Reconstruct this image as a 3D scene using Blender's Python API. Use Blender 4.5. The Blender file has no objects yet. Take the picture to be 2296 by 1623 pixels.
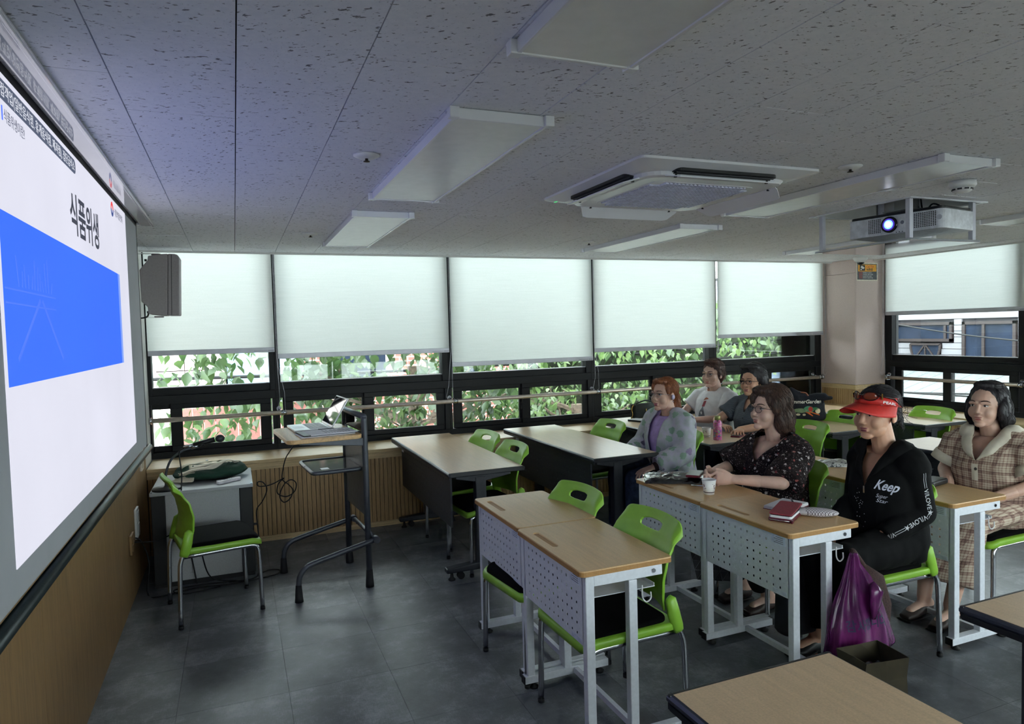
import bpy, bmesh, math, random
from mathutils import Vector, Matrix, noise
from mathutils.bvhtree import BVHTree
random.seed(11)
sc = bpy.context.scene
COL = sc.collection
V = Vector
PI = math.pi
# ---------------------------------------------------------------- camera
cd = bpy.data.cameras.new('camera'); cam = bpy.data.objects.new('camera', cd); COL.objects.link(cam)
cd.sensor_width = 36.0; cd.lens = 1533.6 * 36.0 / 2296.0; cd.clip_start = 0.05; cd.clip_end = 200
R_, D_, F_ = (0.92621, -0.37607, -0.02663), (-0.04180, -0.03223, -0.99861), (0.37468, 0.92603, -0.04557)
cam.matrix_world = Matrix(((R_[0], -D_[0], -F_[0], 0), (R_[1], -D_[1], -F_[1], 0), (R_[2], -D_[2], -F_[2], 1.6), (0, 0, 0, 1)))
sc.camera = cam
# ---------------------------------------------------------------- overcast daylight and exposure
w = bpy.data.worlds.new('overcast_sky'); sc.world = w; w.use_nodes = True
bg = w.node_tree.nodes['Background']; bg.inputs[0].default_value = (0.87, 0.945, 1.0, 1); bg.inputs[1].default_value = 15.0
sc.view_settings.view_transform = 'Standard'; sc.view_settings.look = 'None'
sc.view_settings.gamma = 1; sc.view_settings.use_curve_mapping = False
sc.view_settings.exposure = 0.18
try:
    sc.cycles.use_denoising = True; sc.cycles.max_bounces = 7; sc.cycles.diffuse_bounces = 5; sc.cycles.use_adaptive_sampling = True; sc.cycles.adaptive_threshold = .07
    sc.cycles.glossy_bounces = 3; sc.cycles.transparent_max_bounces = 10; sc.cycles.sample_clamp_indirect = 6
    sc.cycles.caustics_reflective = False; sc.cycles.caustics_refractive = False
except Exception: pass

# ---------------------------------------------------------------- helpers
def lin(c):
    return tuple(((x / 255) / 12.92 if x / 255 <= .04045 else ((x / 255 + .055) / 1.055) ** 2.4) for x in c[:3])
MATS = {}
class NT:
    """small node tree helper"""
    def __init__(s, name):
        s.m = bpy.data.materials.new(name); s.m.use_nodes = True; s.t = s.m.node_tree
        s.b = s.t.nodes['Principled BSDF']; s.out = s.t.nodes['Material Output']
    def n(s, typ, **kw):
        n = s.t.nodes.new(typ)
        for k, v in kw.items():
            if k.startswith('i_'):
                key = k[2:]; key = int(key) if key.isdigit() else key.replace('_', ' ')
                n.inputs[key].default_value = v
            else: setattr(n, k, v)
        return n
    def l(s, a, b): s.t.links.new(a, b)
    def rgb(s, c): return (*lin(c), 1)
    def ramp(s, fac, stops, interp='LINEAR'):
        r = s.n('ShaderNodeValToRGB'); r.color_ramp.interpolation = interp
        e = r.color_ramp.elements
        while len(e) < len(stops): e.new(.5)
        for k, (p, c) in enumerate(stops):
            e[k].position = p; e[k].color = s.rgb(c) if len(c) == 3 else c
        s.l(fac, r.inputs[0]); return r.outputs[0]
    def mix(s, fac, a, b, mode='MIX'):
        m = s.n('ShaderNodeMix', data_type='RGBA', blend_type=mode)
        for sock, v in ((m.inputs[0], fac), (m.inputs[6], a), (m.inputs[7], b)):
            if isinstance(v, (int, float)): sock.default_value = v
            elif isinstance(v, tuple): sock.default_value = s.rgb(v) if len(v) == 3 else v
            else: s.l(v, sock)
        return m.outputs[2]
    def math(s, op, a, b=0.0, c=None):
        m = s.n('ShaderNodeMath', operation=op)
        for k, v in enumerate((a, b) if c is None else (a, b, c)):
            if isinstance(v, (int, float)): m.inputs[k].default_value = v
            else: s.l(v, m.inputs[k])
        return m.outputs[0]
    def coord(s, kind='Object'):
        if kind == 'World': return s.n('ShaderNodeNewGeometry').outputs['Position']
        return s.n('ShaderNodeTexCoord').outputs[kind]
    def mapping(s, vec, scale=(1, 1, 1), rot=(0, 0, 0), loc=(0, 0, 0)):
        m = s.n('ShaderNodeMapping'); m.inputs['Scale'].default_value = scale; m.inputs['Rotation'].default_value = rot
        m.inputs['Location'].default_value = loc
        s.l(vec, m.inputs[0]); return m.outputs[0]
    def noise(s, vec, scale, detail=3, rough=.55, out=0):
        n = s.n('ShaderNodeTexNoise'); n.inputs['Scale'].default_value = scale; n.inputs['Detail'].default_value = detail
        n.inputs['Roughness'].default_value = rough; s.l(vec, n.inputs['Vector']); return n.outputs[out]
    def vor(s, vec, scale, feature='F1', out=0, rnd=1.0):
        n = s.n('ShaderNodeTexVoronoi', feature=feature); n.inputs['Scale'].default_value = scale
        n.inputs['Randomness'].default_value = rnd; s.l(vec, n.inputs['Vector']); return n.outputs[out]
    def sep(s, vec):
        n = s.n('ShaderNodeSeparateXYZ'); s.l(vec, n.inputs[0]); return n.outputs
    def bump(s, h, strength=.3, dist=.01):
        b = s.n('ShaderNodeBump'); b.inputs['Strength'].default_value = strength; b.inputs['Distance'].default_value = dist
        s.l(h, b.inputs['Height']); s.l(b.outputs[0], s.b.inputs['Normal'])
    def set(s, **kw):
        for k, v in kw.items(): s.b.inputs[k.replace('_', ' ')].default_value = v
    def col(s, sock): s.l(sock, s.b.inputs['Base Color'])

def mat(name, col, rough=.6, metal=0.0, var=.10, scale=30, bump=0.0, bscale=None, emit=0.0, spec=.5, coord='Object', coat=0.0):
    if name in MATS: return MATS[name]
    t = NT(name); co = t.coord(coord)
    nz = t.noise(co, scale)
    a = tuple(max(0, x * (1 - var)) for x in col); b = tuple(min(255, x * (1 + var)) for x in col)
    base = t.ramp(nz, [(.25, a), (.75, b)])
    t.col(base); t.set(Roughness=rough, Metallic=metal); t.b.inputs['Specular IOR Level'].default_value = spec
    if coat: t.b.inputs['Coat Weight'].default_value = coat
    if bump: t.bump(t.noise(co, bscale or scale * 4), bump, .004)
    if emit:
        t.l(base, t.b.inputs['Emission Color']); t.b.inputs['Emission Strength'].default_value = emit
    MATS[name] = t.m; return t.m

def frame_of(t, ref):
    t = t.normalized(); a = ref - t * ref.dot(t)
    if a.length < 1e-5:
        ref = V((1, 0, 0)) if abs(t.x) < .9 else V((0, 1, 0)); a = ref - t * ref.dot(t)
    a.normalize(); return a, t.cross(a)

class MB:
    def __init__(s): s.v = []; s.f = []; s.sm = []
    def add(s, vs, fs, smooth=False, M=None):
        o = len(s.v)
        s.v += [tuple(M @ V(p)) if M else tuple(p) for p in vs]
        s.f += [tuple(i + o for i in f) for f in fs]; s.sm += [smooth] * len(fs); return s
    def box(s, x0, x1, y0, y1, z0, z1, M=None):
        return s.add([(x0, y0, z0), (x1, y0, z0), (x1, y1, z0), (x0, y1, z0), (x0, y0, z1), (x1, y0, z1), (x1, y1, z1), (x0, y1, z1)],
                     [(0, 3, 2, 1), (4, 5, 6, 7), (0, 1, 5, 4), (1, 2, 6, 5), (2, 3, 7, 6), (3, 0, 4, 7)], M=M)
    def bar(s, p0, p1, a, b, ref=(0, 0, 1)):
        """rectangular bar between two points, a across ref, b the other way"""
        p0, p1 = V(p0), V(p1); u, w_ = frame_of(p1 - p0, V(ref)); vs = []
        for p in (p0, p1):
            for i, j in ((-1, -1), (1, -1), (1, 1), (-1, 1)): vs.append(p + u * (i * a / 2) + w_ * (j * b / 2))
        return s.add(vs, [(0, 3, 2, 1), (4, 5, 6, 7), (0, 1, 5, 4), (1, 2, 6, 5), (2, 3, 7, 6), (3, 0, 4, 7)])
    def loft(s, secs, n=16, ref=(0, 1, 0), caps=True, smooth=True, closed=False, power=2.0):
        """secs: (point, ra, rb); ra lies along ref"""
        pts = [V(q[0]) for q in secs]; vs = []; fs = []; m = len(secs)
        for k in range(m):
            t = pts[min(k + 1, m - 1)] - pts[max(k - 1, 0)]
            if t.length < 1e-9: t = V((0, 0, 1))
            a, b = frame_of(t, V(ref))
            for j in range(n):
                th = 2 * PI * j / n; c_, s_ = math.cos(th), math.sin(th)
                if power != 2: c_, s_ = math.copysign(abs(c_) ** (2 / power), c_), math.copysign(abs(s_) ** (2 / power), s_)
                vs.append(pts[k] + a * (secs[k][1] * c_) + b * (secs[k][2] * s_))
        for k in range(m - 1):
            for j in range(n):
                fs.append((k * n + j, k * n + (j + 1) % n, (k + 1) * n + (j + 1) % n, (k + 1) * n + j))
        s.add(vs, fs, smooth)
        if caps:
            o = len(s.v) - len(vs)
            s.f.append(tuple(o + j for j in reversed(range(n)))); s.sm.append(False)
            s.f.append(tuple(o + (m - 1) * n + j for j in range(n))); s.sm.append(False)
        return s
    def cyl(s, p0, p1, r0, r1=None, n=12, smooth=True, caps=True):
        r1 = r0 if r1 is None else r1
        return s.loft([(p0, r0, r0), (p1, r1, r1)], n, (0.3, 1, 0.2), caps, smooth)
    def tube(s, pts, r, n=8, smooth=True):
        pts = [V(p) for p in pts]; m = len(pts); vs = []; fs = []
        t0 = (pts[1] - pts[0]).normalized(); a, b = frame_of(t0, V((.31, .2, .93)))
        for k in range(m):
            t = (pts[min(k + 1, m - 1)] - pts[max(k - 1, 0)]).normalized()
            a = (a - t * a.dot(t)).normalized(); b = t.cross(a)
            rr = r[k] if isinstance(r, (list, tuple)) else r
            for j in range(n): vs.append(pts[k] + (a * math.cos(2 * PI * j / n) + b * math.sin(2 * PI * j / n)) * rr)
        for k in range(m - 1):
            for j in range(n): fs.append((k * n + j, k * n + (j + 1) % n, (k + 1) * n + (j + 1) % n, (k + 1) * n + j))
        fs += [tuple(reversed(range(n))), tuple((m - 1) * n + j for j in range(n))]
        return s.add(vs, fs, smooth)
    def prism(s, poly, h0, h1, axis='z', smooth=False):
        n = len(poly)
        f = {'z': lambda p, h: (p[0], p[1], h), 'y': lambda p, h: (p[0], h, p[1]), 'x': lambda p, h: (h, p[0], p[1])}[axis]
        vs = [f(p, h0) for p in poly] + [f(p, h1) for p in poly]
        fs = [tuple(reversed(range(n))), tuple(range(n, 2 * n))] + [(i, (i + 1) % n, (i + 1) % n + n, i + n) for i in range(n)]
        return s.add(vs, fs, smooth)
    def ell(s, c, r, n=16, m=10, M=None, smooth=True):
        vs = [(0, 0, -1)]; fs = []
        for i in range(1, m):
            ph = -PI / 2 + PI * i / m
            for j in range(n): vs.append((math.cos(ph) * math.cos(2 * PI * j / n), math.cos(ph) * math.sin(2 * PI * j / n), math.sin(ph)))
        vs.append((0, 0, 1)); L = len(vs) - 1
        for j in range(n): fs.append((0, 1 + (j + 1) % n, 1 + j)); fs.append((L, L - n + j, L - n + (j + 1) % n))
        for i in range(m - 2):
            for j in range(n): a = 1 + i * n; fs.append((a + j, a + (j + 1) % n, a + n + (j + 1) % n, a + n + j))
        r = (r, r, r) if isinstance(r, (int, float)) else r
        out = []
        for p in vs:
            q = V((p[0] * r[0], p[1] * r[1], p[2] * r[2]))
            if M is not None: q = M @ q
            out.append(q + V(c))
        return s.add(out, fs, smooth)
    def cap(s, p0, p1, r0, r1, n=14):
        """rounded tapered capsule"""
        p0, p1 = V(p0), V(p1); d = (p1 - p0).normalized(); secs = []
        for k in range(5):
            a = PI / 2 * (1 - k / 5); secs.append((p0 - d * (r0 * math.sin(a)), r0 * max(.02, math.cos(a)), r0 * max(.02, math.cos(a))))
        secs += [(p0, r0, r0), (p1, r1, r1)]
        for k in range(1, 6):
            a = PI / 2 * k / 5; secs.append((p1 + d * (r1 * math.sin(a)), r1 * max(.02, math.cos(a)), r1 * max(.02, math.cos(a))))
        return s.loft(secs, n, (0.2, 1, 0.1))
    def lathe(s, prof, c=(0, 0, 0), n=20, smooth=True):
        vs = []; fs = []; m = len(prof)
        for r, z in prof:
            for j in range(n): vs.append((c[0] + max(r, 1e-4) * math.cos(2 * PI * j / n), c[1] + max(r, 1e-4) * math.sin(2 * PI * j / n), c[2] + z))
        for k in range(m - 1):
            for j in range(n): fs.append((k * n + j, k * n + (j + 1) % n, (k + 1) * n + (j + 1) % n, (k + 1) * n + j))
        fs += [tuple(reversed(range(n))), tuple((m - 1) * n + j for j in range(n))]
        return s.add(vs, fs, smooth)
    def mesh(s, name='m'):
        me = bpy.data.meshes.new(name); me.from_pydata(s.v, [], s.f); me.update()
        me.polygons.foreach_set('use_smooth', s.sm); return me
    def obj(s, name, material, parent=None, bevel=0.0, seg=2, loc=None):
        me = s.mesh(name)
        return link(name, me, material, parent, bevel, seg, loc)

def link(name, me, material, parent=None, bevel=0.0, seg=2, loc=None):
    o = bpy.data.objects.new(name, me); COL.objects.link(o)
    if material and not me.materials: me.materials.append(material)
    if parent: o.parent = parent
    if loc: o.location = loc
    if bevel:
        b = o.modifiers.new('bevel', 'BEVEL'); b.width = bevel; b.segments = seg; b.limit_method = 'ANGLE'; b.angle_limit = .6
        b.harden_normals = False
    return o
def tag(o, label=None, cat=None, group=None, kind=None):
    for k, v in (('label', label), ('category', cat), ('group', group), ('kind', kind)):
        if v: o[k] = v
    return o
def thing(name, label, cat, loc=(0, 0, 0), rz=0.0, group=None):
    o = bpy.data.objects.new(name, None); COL.objects.link(o); o.location = loc; o.rotation_euler = (0, 0, rz)
    o.empty_display_size = .1
    return tag(o, label, cat, group)
def copy_tree(o, parent=None, loc=None, rz=None, label=None):
    c = o.copy(); COL.objects.link(c); c.parent = parent
    if loc is not None: c.location = loc
    if rz is not None: c.rotation_euler = (0, 0, rz)
    if label: c['label'] = label
    for ch in o.children: copy_tree(ch, c)
    return c
TMP = bpy.data.scenes.new('workshop')       # a scratch scene, removed at the end
def ev_mesh(o, extra=()):
    """evaluated copy of an object's mesh, made apart from the main scene"""
    for q in (o, *extra): TMP.collection.objects.link(q)
    TMP.view_layers[0].update(); dg = TMP.view_layers[0].depsgraph
    me = bpy.data.meshes.new_from_object(o.evaluated_get(dg))
    for q in (o, *extra): bpy.data.objects.remove(q)
    return me
def boolean(me, cutter):
    a = bpy.data.objects.new('a', me); b = bpy.data.objects.new('b', cutter)
    m = a.modifiers.new('x', 'BOOLEAN'); m.object = b; m.operation = 'DIFFERENCE'; m.solver = 'EXACT'
    return ev_mesh(a, (b,))
def blob(mb, voxel=.006, smooth=3, name='blob'):
    """union of closed shapes as one continuous surface"""
    o = bpy.data.objects.new('t', mb.mesh('t'))
    r = o.modifiers.new('r', 'REMESH'); r.mode = 'VOXEL'; r.voxel_size = voxel
    if smooth:
        k = o.modifiers.new('s', 'SMOOTH'); k.iterations = smooth; k.factor = .5
    me = ev_mesh(o); me.name = name
    me.polygons.foreach_set('use_smooth', [True] * len(me.polygons)); return me
def rrect(x0, x1, y0, y1, r, n=4):
    out = []
    for cx, cy, a in ((x1 - r, y0 + r, -PI / 2), (x1 - r, y1 - r, 0), (x0 + r, y1 - r, PI / 2), (x0 + r, y0 + r, PI)):
        for k in range(n + 1): t = a + PI / 2 * k / n; out.append((cx + r * math.cos(t), cy + r * math.sin(t)))
    return out
def spline(pts, n=6):
    """Catmull-Rom through points"""
    P = [V(p) for p in pts]; P = [P[0] * 2 - P[1]] + P + [P[-1] * 2 - P[-2]]; out = []
    for i in range(1, len(P) - 2):
        for k in range(n):
            t = k / n; a, b, c, d = P[i - 1], P[i], P[i + 1], P[i + 2]
            out.append(.5 * ((2 * b) + (c - a) * t + (2 * a - 5 * b + 4 * c - d) * t * t + (3 * b - a - 3 * c + d) * t ** 3))
    out.append(P[-2]); return out
def text_mesh(body, size, extrude=0.0, bold=0.0, align='LEFT', shear=0.0, sx=1.0):
    c = bpy.data.curves.new('t', 'FONT'); c.body = body; c.size = size; c.extrude = extrude; c.offset = bold; c.align_x = align; c.shear = shear
    c.resolution_u = 3
    o = bpy.data.objects.new('t', c)
    me = ev_mesh(o); bpy.data.curves.remove(c)
    if sx != 1: 
        for v_ in me.vertices: v_.co.x *= sx
    return me
def place_mesh(me, origin, u, v, fit=None):
    """map flat text (x,y,z) onto origin + u*x + v*y"""
    u, v, o = V(u), V(v), V(origin); n_ = u.cross(v)
    if fit:
        xs = [p.co.x for p in me.vertices]; w0 = max(xs) - min(xs); k = fit / max(w0, 1e-6); x0 = min(xs)
    else: k = 1; x0 = 0
    for p in me.vertices:
        c = p.co.copy(); p.co = o + u * ((c.x - x0) * k) + v * (c.y) + n_ * c.z
    return me
def project(me, target, d, off=.0025):
    """lay a flat mark on a curved surface along direction d"""
    bm = bmesh.new(); bm.from_mesh(me)
    bmesh.ops.triangulate(bm, faces=bm.faces[:])
    for _ in range(2):
        es = [e for e in bm.edges if e.calc_length() > .012]
        if es: bmesh.ops.subdivide_edges(bm, edges=es, cuts=1, use_grid_fill=False); bmesh.ops.triangulate(bm, faces=bm.faces[:])
    bvh = BVHTree.FromPolygons([v_.co for v_ in target.vertices], [p.vertices for p in target.polygons]); d = V(d).normalized()
    for v_ in bm.verts:
        hit = bvh.ray_cast(v_.co - d * .3, d, .8)
        if hit[0] is not None: v_.co = hit[0] - d * off
    bm.to_mesh(me); bm.free(); return me
# ================================================================ materials of the room
def wood(name, col, axis='x', rough=.45, grain=1.0, coat=0.0, world=True):
    if name in MATS: return MATS[name]
    t = NT(name); co = t.coord('World' if world else 'Object')
    s = {'x': (1.2, 22, 22), 'y': (22, 1.2, 22), 'z': (22, 22, 1.2)}[axis]
    g = t.noise(t.mapping(co, s), 3.0 * grain, 6, .65)
    f = t.noise(t.mapping(co, tuple(q * 5 for q in s)), 4, 2)
    k = t.mix(.35, g, f)
    a = tuple(x * .80 for x in col); b = tuple(min(255, x * 1.12) for x in col)
    t.col(t.ramp(k, [(.3, a), (.5, col), (.72, b)])); t.set(Roughness=rough)
    if coat: t.b.inputs['Coat Weight'].default_value = coat
    t.bump(f, .08, .002); MATS[name] = t.m; return t.m

def m_ceiling():
    t = NT('mineral_fibre_tile'); vr = t.n('ShaderNodeVectorRotate', rotation_type='Z_AXIS'); t.l(t.coord('World'), vr.inputs[0]); t.l(t.math('MULTIPLY', t.n('ShaderNodeObjectInfo').outputs['Random'], 1.1), vr.inputs['Angle']); co = vr.outputs[0]
    big = t.noise(t.mapping(co, (44, 88, 1), (0, 0, .55)), 1.0, 2.5, .6)
    small = t.noise(t.mapping(co, (110, 230, 1), (0, 0, .4)), 1.0, 2, .5)
    gate = t.noise(co, 5.0, 2)
    fb = t.ramp(t.math('ADD', big, t.math('MULTIPLY', gate, .12)), [(.695, (0, 0, 0)), (.735, (235, 235, 235))])
    fs = t.ramp(small, [(.675, (0, 0, 0)), (.73, (180, 180, 180))])
    hole = t.math('MAXIMUM', fb, fs)
    base = t.ramp(t.noise(co, 60), [(.3, (232, 234, 241)), (.7, (240, 241, 247))])
    t.col(t.mix(hole, base, (86, 84, 84))); t.set(Roughness=.9)
    t.bump(t.math('SUBTRACT', 1.0, hole), .35, .004); return t.m
def m_floor():
    t = NT('grey_vinyl'); co = t.coord('World')
    rnd = t.n('ShaderNodeObjectInfo').outputs['Random']
    cl = t.noise(co, 5.0, 8, .72)
    st1 = t.noise(t.mapping(co, (26, 210, 1), (0, 0, .3)), 1.0, 5, .75)
    st2 = t.noise(t.mapping(co, (240, 30, 1), (0, 0, -.2)), 1.0, 5, .75)
    st = t.math('MAXIMUM', st1, st2)
    k = t.math('ADD', t.math('MULTIPLY', cl, .55), t.math('MULTIPLY', st, .45))
    k = t.math('ADD', k, t.math('MULTIPLY', t.math('SUBTRACT', rnd, .5), .06))
    t.col(t.ramp(k, [(.38, (62, 65, 70)), (.52, (90, 93, 98)), (.66, (140, 143, 148))]))
    t.l(t.ramp(st, [(.4, (150, 150, 150)), (.7, (190, 190, 190))]), t.b.inputs['Roughness'])
    t.bump(st, .12, .002); return t.m
def m_blind():
    t = NT('blind_fabric'); co = t.coord('World')
    wv = t.noise(t.mapping(co, (260, 260, 260)), 1.0, 1)
    wb = t.noise(t.mapping(co, (4, 4, 160)), 1.0, 2)
    c_ = t.ramp(t.mix(.5, wv, wb), [(.3, (228, 233, 228)), (.7, (240, 244, 240))])
    d = t.n('ShaderNodeBsdfDiffuse'); tr = t.n('ShaderNodeBsdfTranslucent'); mx = t.n('ShaderNodeMixShader', i_0=.365)
    t.l(c_, d.inputs[0]); t.l(c_, tr.inputs[0]); t.l(d.outputs[0], mx.inputs[1]); t.l(tr.outputs[0], mx.inputs[2])
    t.l(mx.outputs[0], t.out.inputs[0]); return t.m
def m_glass(name, tint=(236, 240, 238), k=.06):
    t = NT(name); tr = t.n('ShaderNodeBsdfTransparent'); gl = t.n('ShaderNodeBsdfGlossy', i_Roughness=.02)
    tr.inputs[0].default_value = t.rgb(tint); fr = t.n('ShaderNodeFresnel', i_IOR=1.45)
    nz = t.noise(t.coord('World'), 1.5)
    fac = t.math('MULTIPLY', fr.outputs[0], t.math('ADD', .85, t.math('MULTIPLY', nz, .3)))
    mx = t.n('ShaderNodeMixShader'); t.l(fac, mx.inputs[0]); t.l(tr.outputs[0], mx.inputs[1]); t.l(gl.outputs[0], mx.inputs[2])
    t.l(mx.outputs[0], t.out.inputs[0]); return t.m
M_CEIL, M_FLOOR, M_BLIND, M_GLASS = m_ceiling(), m_floor(), m_blind(), m_glass('window_glass')
M_OAK = wood('oak_sill', (206, 178, 132), 'x'); M_OAKY = wood('oak_sill_side', (206, 178, 132), 'y')
M_SLAT = wood('oak_slat', (176, 142, 96), 'z'); M_PANEL = wood('veneer_panel', (150, 118, 78), 'z', .5)
M_FRAME = mat('black_aluminium', (17, 18, 20), .55, .0, .15, 8, spec=.3)
M_WHITEW = mat('white_wall_paint', (208, 208, 205), .85, var=.03, scale=4)
M_PINK = mat('pale_pink_wall_fabric', (205, 186, 180), .95, var=.06, scale=160, bump=.3, bscale=700)
M_STEEL = mat('brushed_steel', (216, 204, 192), .32, .6, .08, 14)
M_CHROME = mat('chrome_tube', (190, 192, 196), .16, 1.0, .06, 10)
M_WPLAST = mat('white_plastic', (222, 222, 222), .4, var=.03, scale=10)
M_GREYBAR = mat('grey_aluminium_bar', (176, 176, 182), .4, .3, .05, 10)
M_BLACK = mat('black_plastic', (20, 20, 22), .45, var=.15, scale=20)
M_RUBBER = mat('black_rubber', (16, 16, 17), .7, var=.15, scale=40)
M_DARKJ = mat('dark_joint', (52, 40, 28), .8)

XL, XR, YW, YB, ZC = -0.65, 6.85, 6.10, -1.4, 2.29
SX, SY = 6.411, 5.63          # sill fronts and pillar corner

# ================================================================ floor
fl = MB().box(XL - .1, XR + .1, YB - .1, YW, -.08, -.006).obj('floor', mat('screed', (60, 60, 60), .9)); tag(fl, kind='structure', label='dark grey vinyl tile classroom floor')
tp = .4587; tile_me = MB().box(0, tp - .0012, 0, tp - .0012, -.006, 0).mesh('floor_tile'); tile_me.materials.append(M_FLOOR)
x = -.7537
while x < XR - .4:
    y = YB
    while y < YW - .05:
        o = bpy.data.objects.new('floor_tile', tile_me); COL.objects.link(o); o.location = (x, y, 0); o.parent = fl
        y += tp
    x += tp
# ================================================================ ceiling
cl = MB().box(XL - .1, XR + .2, YB - .1, YW + .15, 2.46, 2.52).obj('ceiling', M_WHITEW); tag(cl, kind='structure', label='white mineral fibre tile ceiling')
HX0, HX1, HY0, HY1 = 3.545, 4.155, 2.745, 3.435
def clip_hole(a, b, c, d):
    if b <= HX0 or a >= HX1 or d <= HY0 or c >= HY1: return [(a, b, c, d)]
    out = []
    if a < HX0: out.append((a, HX0, c, d))
    if b > HX1: out.append((HX1, b, c, d))
    a2, b2 = max(a, HX0), min(b, HX1)
    if c < HY0: out.append((a2, b2, c, HY0))
    if d > HY1: out.append((a2, b2, HY1, d))
    return out
cw, chh = .3033, .6066; CEX, CEY = 6.70, 5.95; ctile = MB().box(0, cw - .0034, 0, chh - .0034, 0, .014).mesh('ceiling_tile'); ctile.materials.append(M_CEIL)
k = -3
while .0345 + cw * k < CEX:
    x0 = .0345 + cw * k; y = 1.744 + (0 if k % 2 else .3033) - chh * 6
    while y < CEY:
        a, b, c, d = max(x0, XL), min(x0 + cw - .0034, CEX), max(y, YB), min(y + chh - .0034, CEY)
        if b - a > .01 and d - c > .01:
            full = abs(b - a - (cw - .0034)) < 1e-6 and abs(d - c - (chh - .0034)) < 1e-6
            parts = clip_hole(a, b, c, d)
            for (p, q, r, s_) in parts:
                if full and len(parts) == 1 and parts[0] == (a, b, c, d):
                    o = bpy.data.objects.new('ceiling_tile', ctile); COL.objects.link(o); o.location = (a, c, ZC + random.uniform(0, .0012)); o.parent = cl
                else: MB().box(p, q, r, s_, ZC, ZC + .014).obj('ceiling_tile', M_CEIL, cl)
        y += chh
    k += 1
bk = MB()
for (p, q, r, s_) in clip_hole(XL, CEX, YB, CEY): bk.box(p, q, r, s_, ZC + .0155, ZC + .03)
bk.obj('tile_backing', mat('dark_void', (24, 24, 26), .9), cl)
# edge boards of the blind pockets
MB().box(XL, CEX + .012, CEY, CEY + .012, ZC - .012, 2.46).obj('pocket_board', M_WHITEW, cl)
MB().box(CEX, CEX + .012, YB, CEY, ZC - .012, 2.46).obj('pocket_board', M_WHITEW, cl)
t_ = MB().box(XL, CEX + .014, CEY - .02, CEY, ZC - .014, ZC).obj('trim_1', M_WHITEW); tag(t_, kind='structure')
t_ = MB().box(CEX - .02, CEX, YB, CEY - .02, ZC - .014, ZC).obj('trim_2', M_WHITEW); tag(t_, kind='structure')
# ================================================================ walls
wl = MB().box(XL - .12, XL, YB, YW + .2, .0, 2.46).obj('wall_left', M_WHITEW); tag(wl, kind='structure', label='front wall behind the projection screen')
for a, b in ((YB, .30), (.302, 1.50), (1.502, 2.70), (2.702, 3.90), (3.902, 5.10), (5.102, 5.64)):
    MB().box(XL, XL + .010, a, b, .0, .93).obj('veneer_panel', M_PANEL, wl)
MB().box(XL, XL + .016, YB, 5.64, .93, .95).obj('panel_cap', M_PANEL, wl)
wf = MB().box(XL - .12, XR + .1, YB - .12, YB, 0, .65).obj('wall_front', M_WHITEW); tag(wf, kind='structure', label='rear wall behind the viewer')
MB().box(XL - .12, .3, YB - .12, YB, .65, 2.46).obj('pier', M_WHITEW, wf); MB().box(6.35, XR + .1, YB - .12, YB, .65, 2.46).obj('pier', M_WHITEW, wf)
MB().box(.3, 6.35, YB - .12, YB, 2.3, 2.46).obj('lintel', M_WHITEW, wf)
# window wall: base, slats, fascia, sill
wb = MB().box(XL, SX, 5.672, YW - .002, 0, .615).obj('wall_back', M_DARKJ); tag(wb, kind='structure', label='low slatted oak wall under the long window sill')
MB().box(XL + .011, SX - .002, 5.652, 5.672, .572, .622).obj('fascia', M_OAK, wb)
MB().box(XL + .011, SX - .002, 5.656, 5.672, .0, .04).obj('skirting', M_OAK, wb)
sill = MB().box(XL + .011, SX - .002, 5.635, YW - .002, .624, .65).obj('sill', M_OAK, wb, .003)
sp = .0342; slat_me = MB().box(0, sp - .0042, -.012, 0, .041, .571).mesh('slat'); slat_me.materials.append(M_SLAT)
for k in range(int((SX - XL - .02) / sp)):
    o = bpy.data.objects.new('slat', slat_me); COL.objects.link(o); o.location = (XL + .014 + k * sp, 5.672, 0); o.parent = wb
MB().box(XL - .12, XR + .2, YW + .005, YW + .16, -.02, .655).obj('outer_wall', mat('render_wall', (190, 186, 180), .9), wb)
MB().box(XL - .12, XR + .2, YW + .005, YW + .16, 2.44, 2.9).obj('lintel', M_WHITEW, wb)
# right wall with sill and slats
wr = MB().box(SX + .042, XR - .002, YB, SY, 0, .615).obj('wall_right', M_DARKJ); tag(wr, kind='structure', label='low slatted oak wall under the right hand window')
MB().box(SX + .022, SX + .042, YB, SY - .002, .572, .622).obj('fascia', M_OAKY, wr)
MB().box(SX + .005, XR - .002, YB, SY - .002, .624, .65).obj('sill', M_OAKY, wr, .003)
g = MB()
y = YB
while y < SY - .04: g.box(SX + .03, SX + .042, y, y + sp - .0042, 0, .571); y += sp
tag(g.obj('slat_lining', M_SLAT, wr), kind='stuff')
MB().box(XR + .005, XR + .16, YB - .1, YW + .16, -.02, .655).obj('outer_wall', MATS['render_wall'], wr)
MB().box(XR + .005, XR + .16, YB - .1, YW + .16, 2.44, 2.9).obj('lintel', M_WHITEW, wr)
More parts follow.
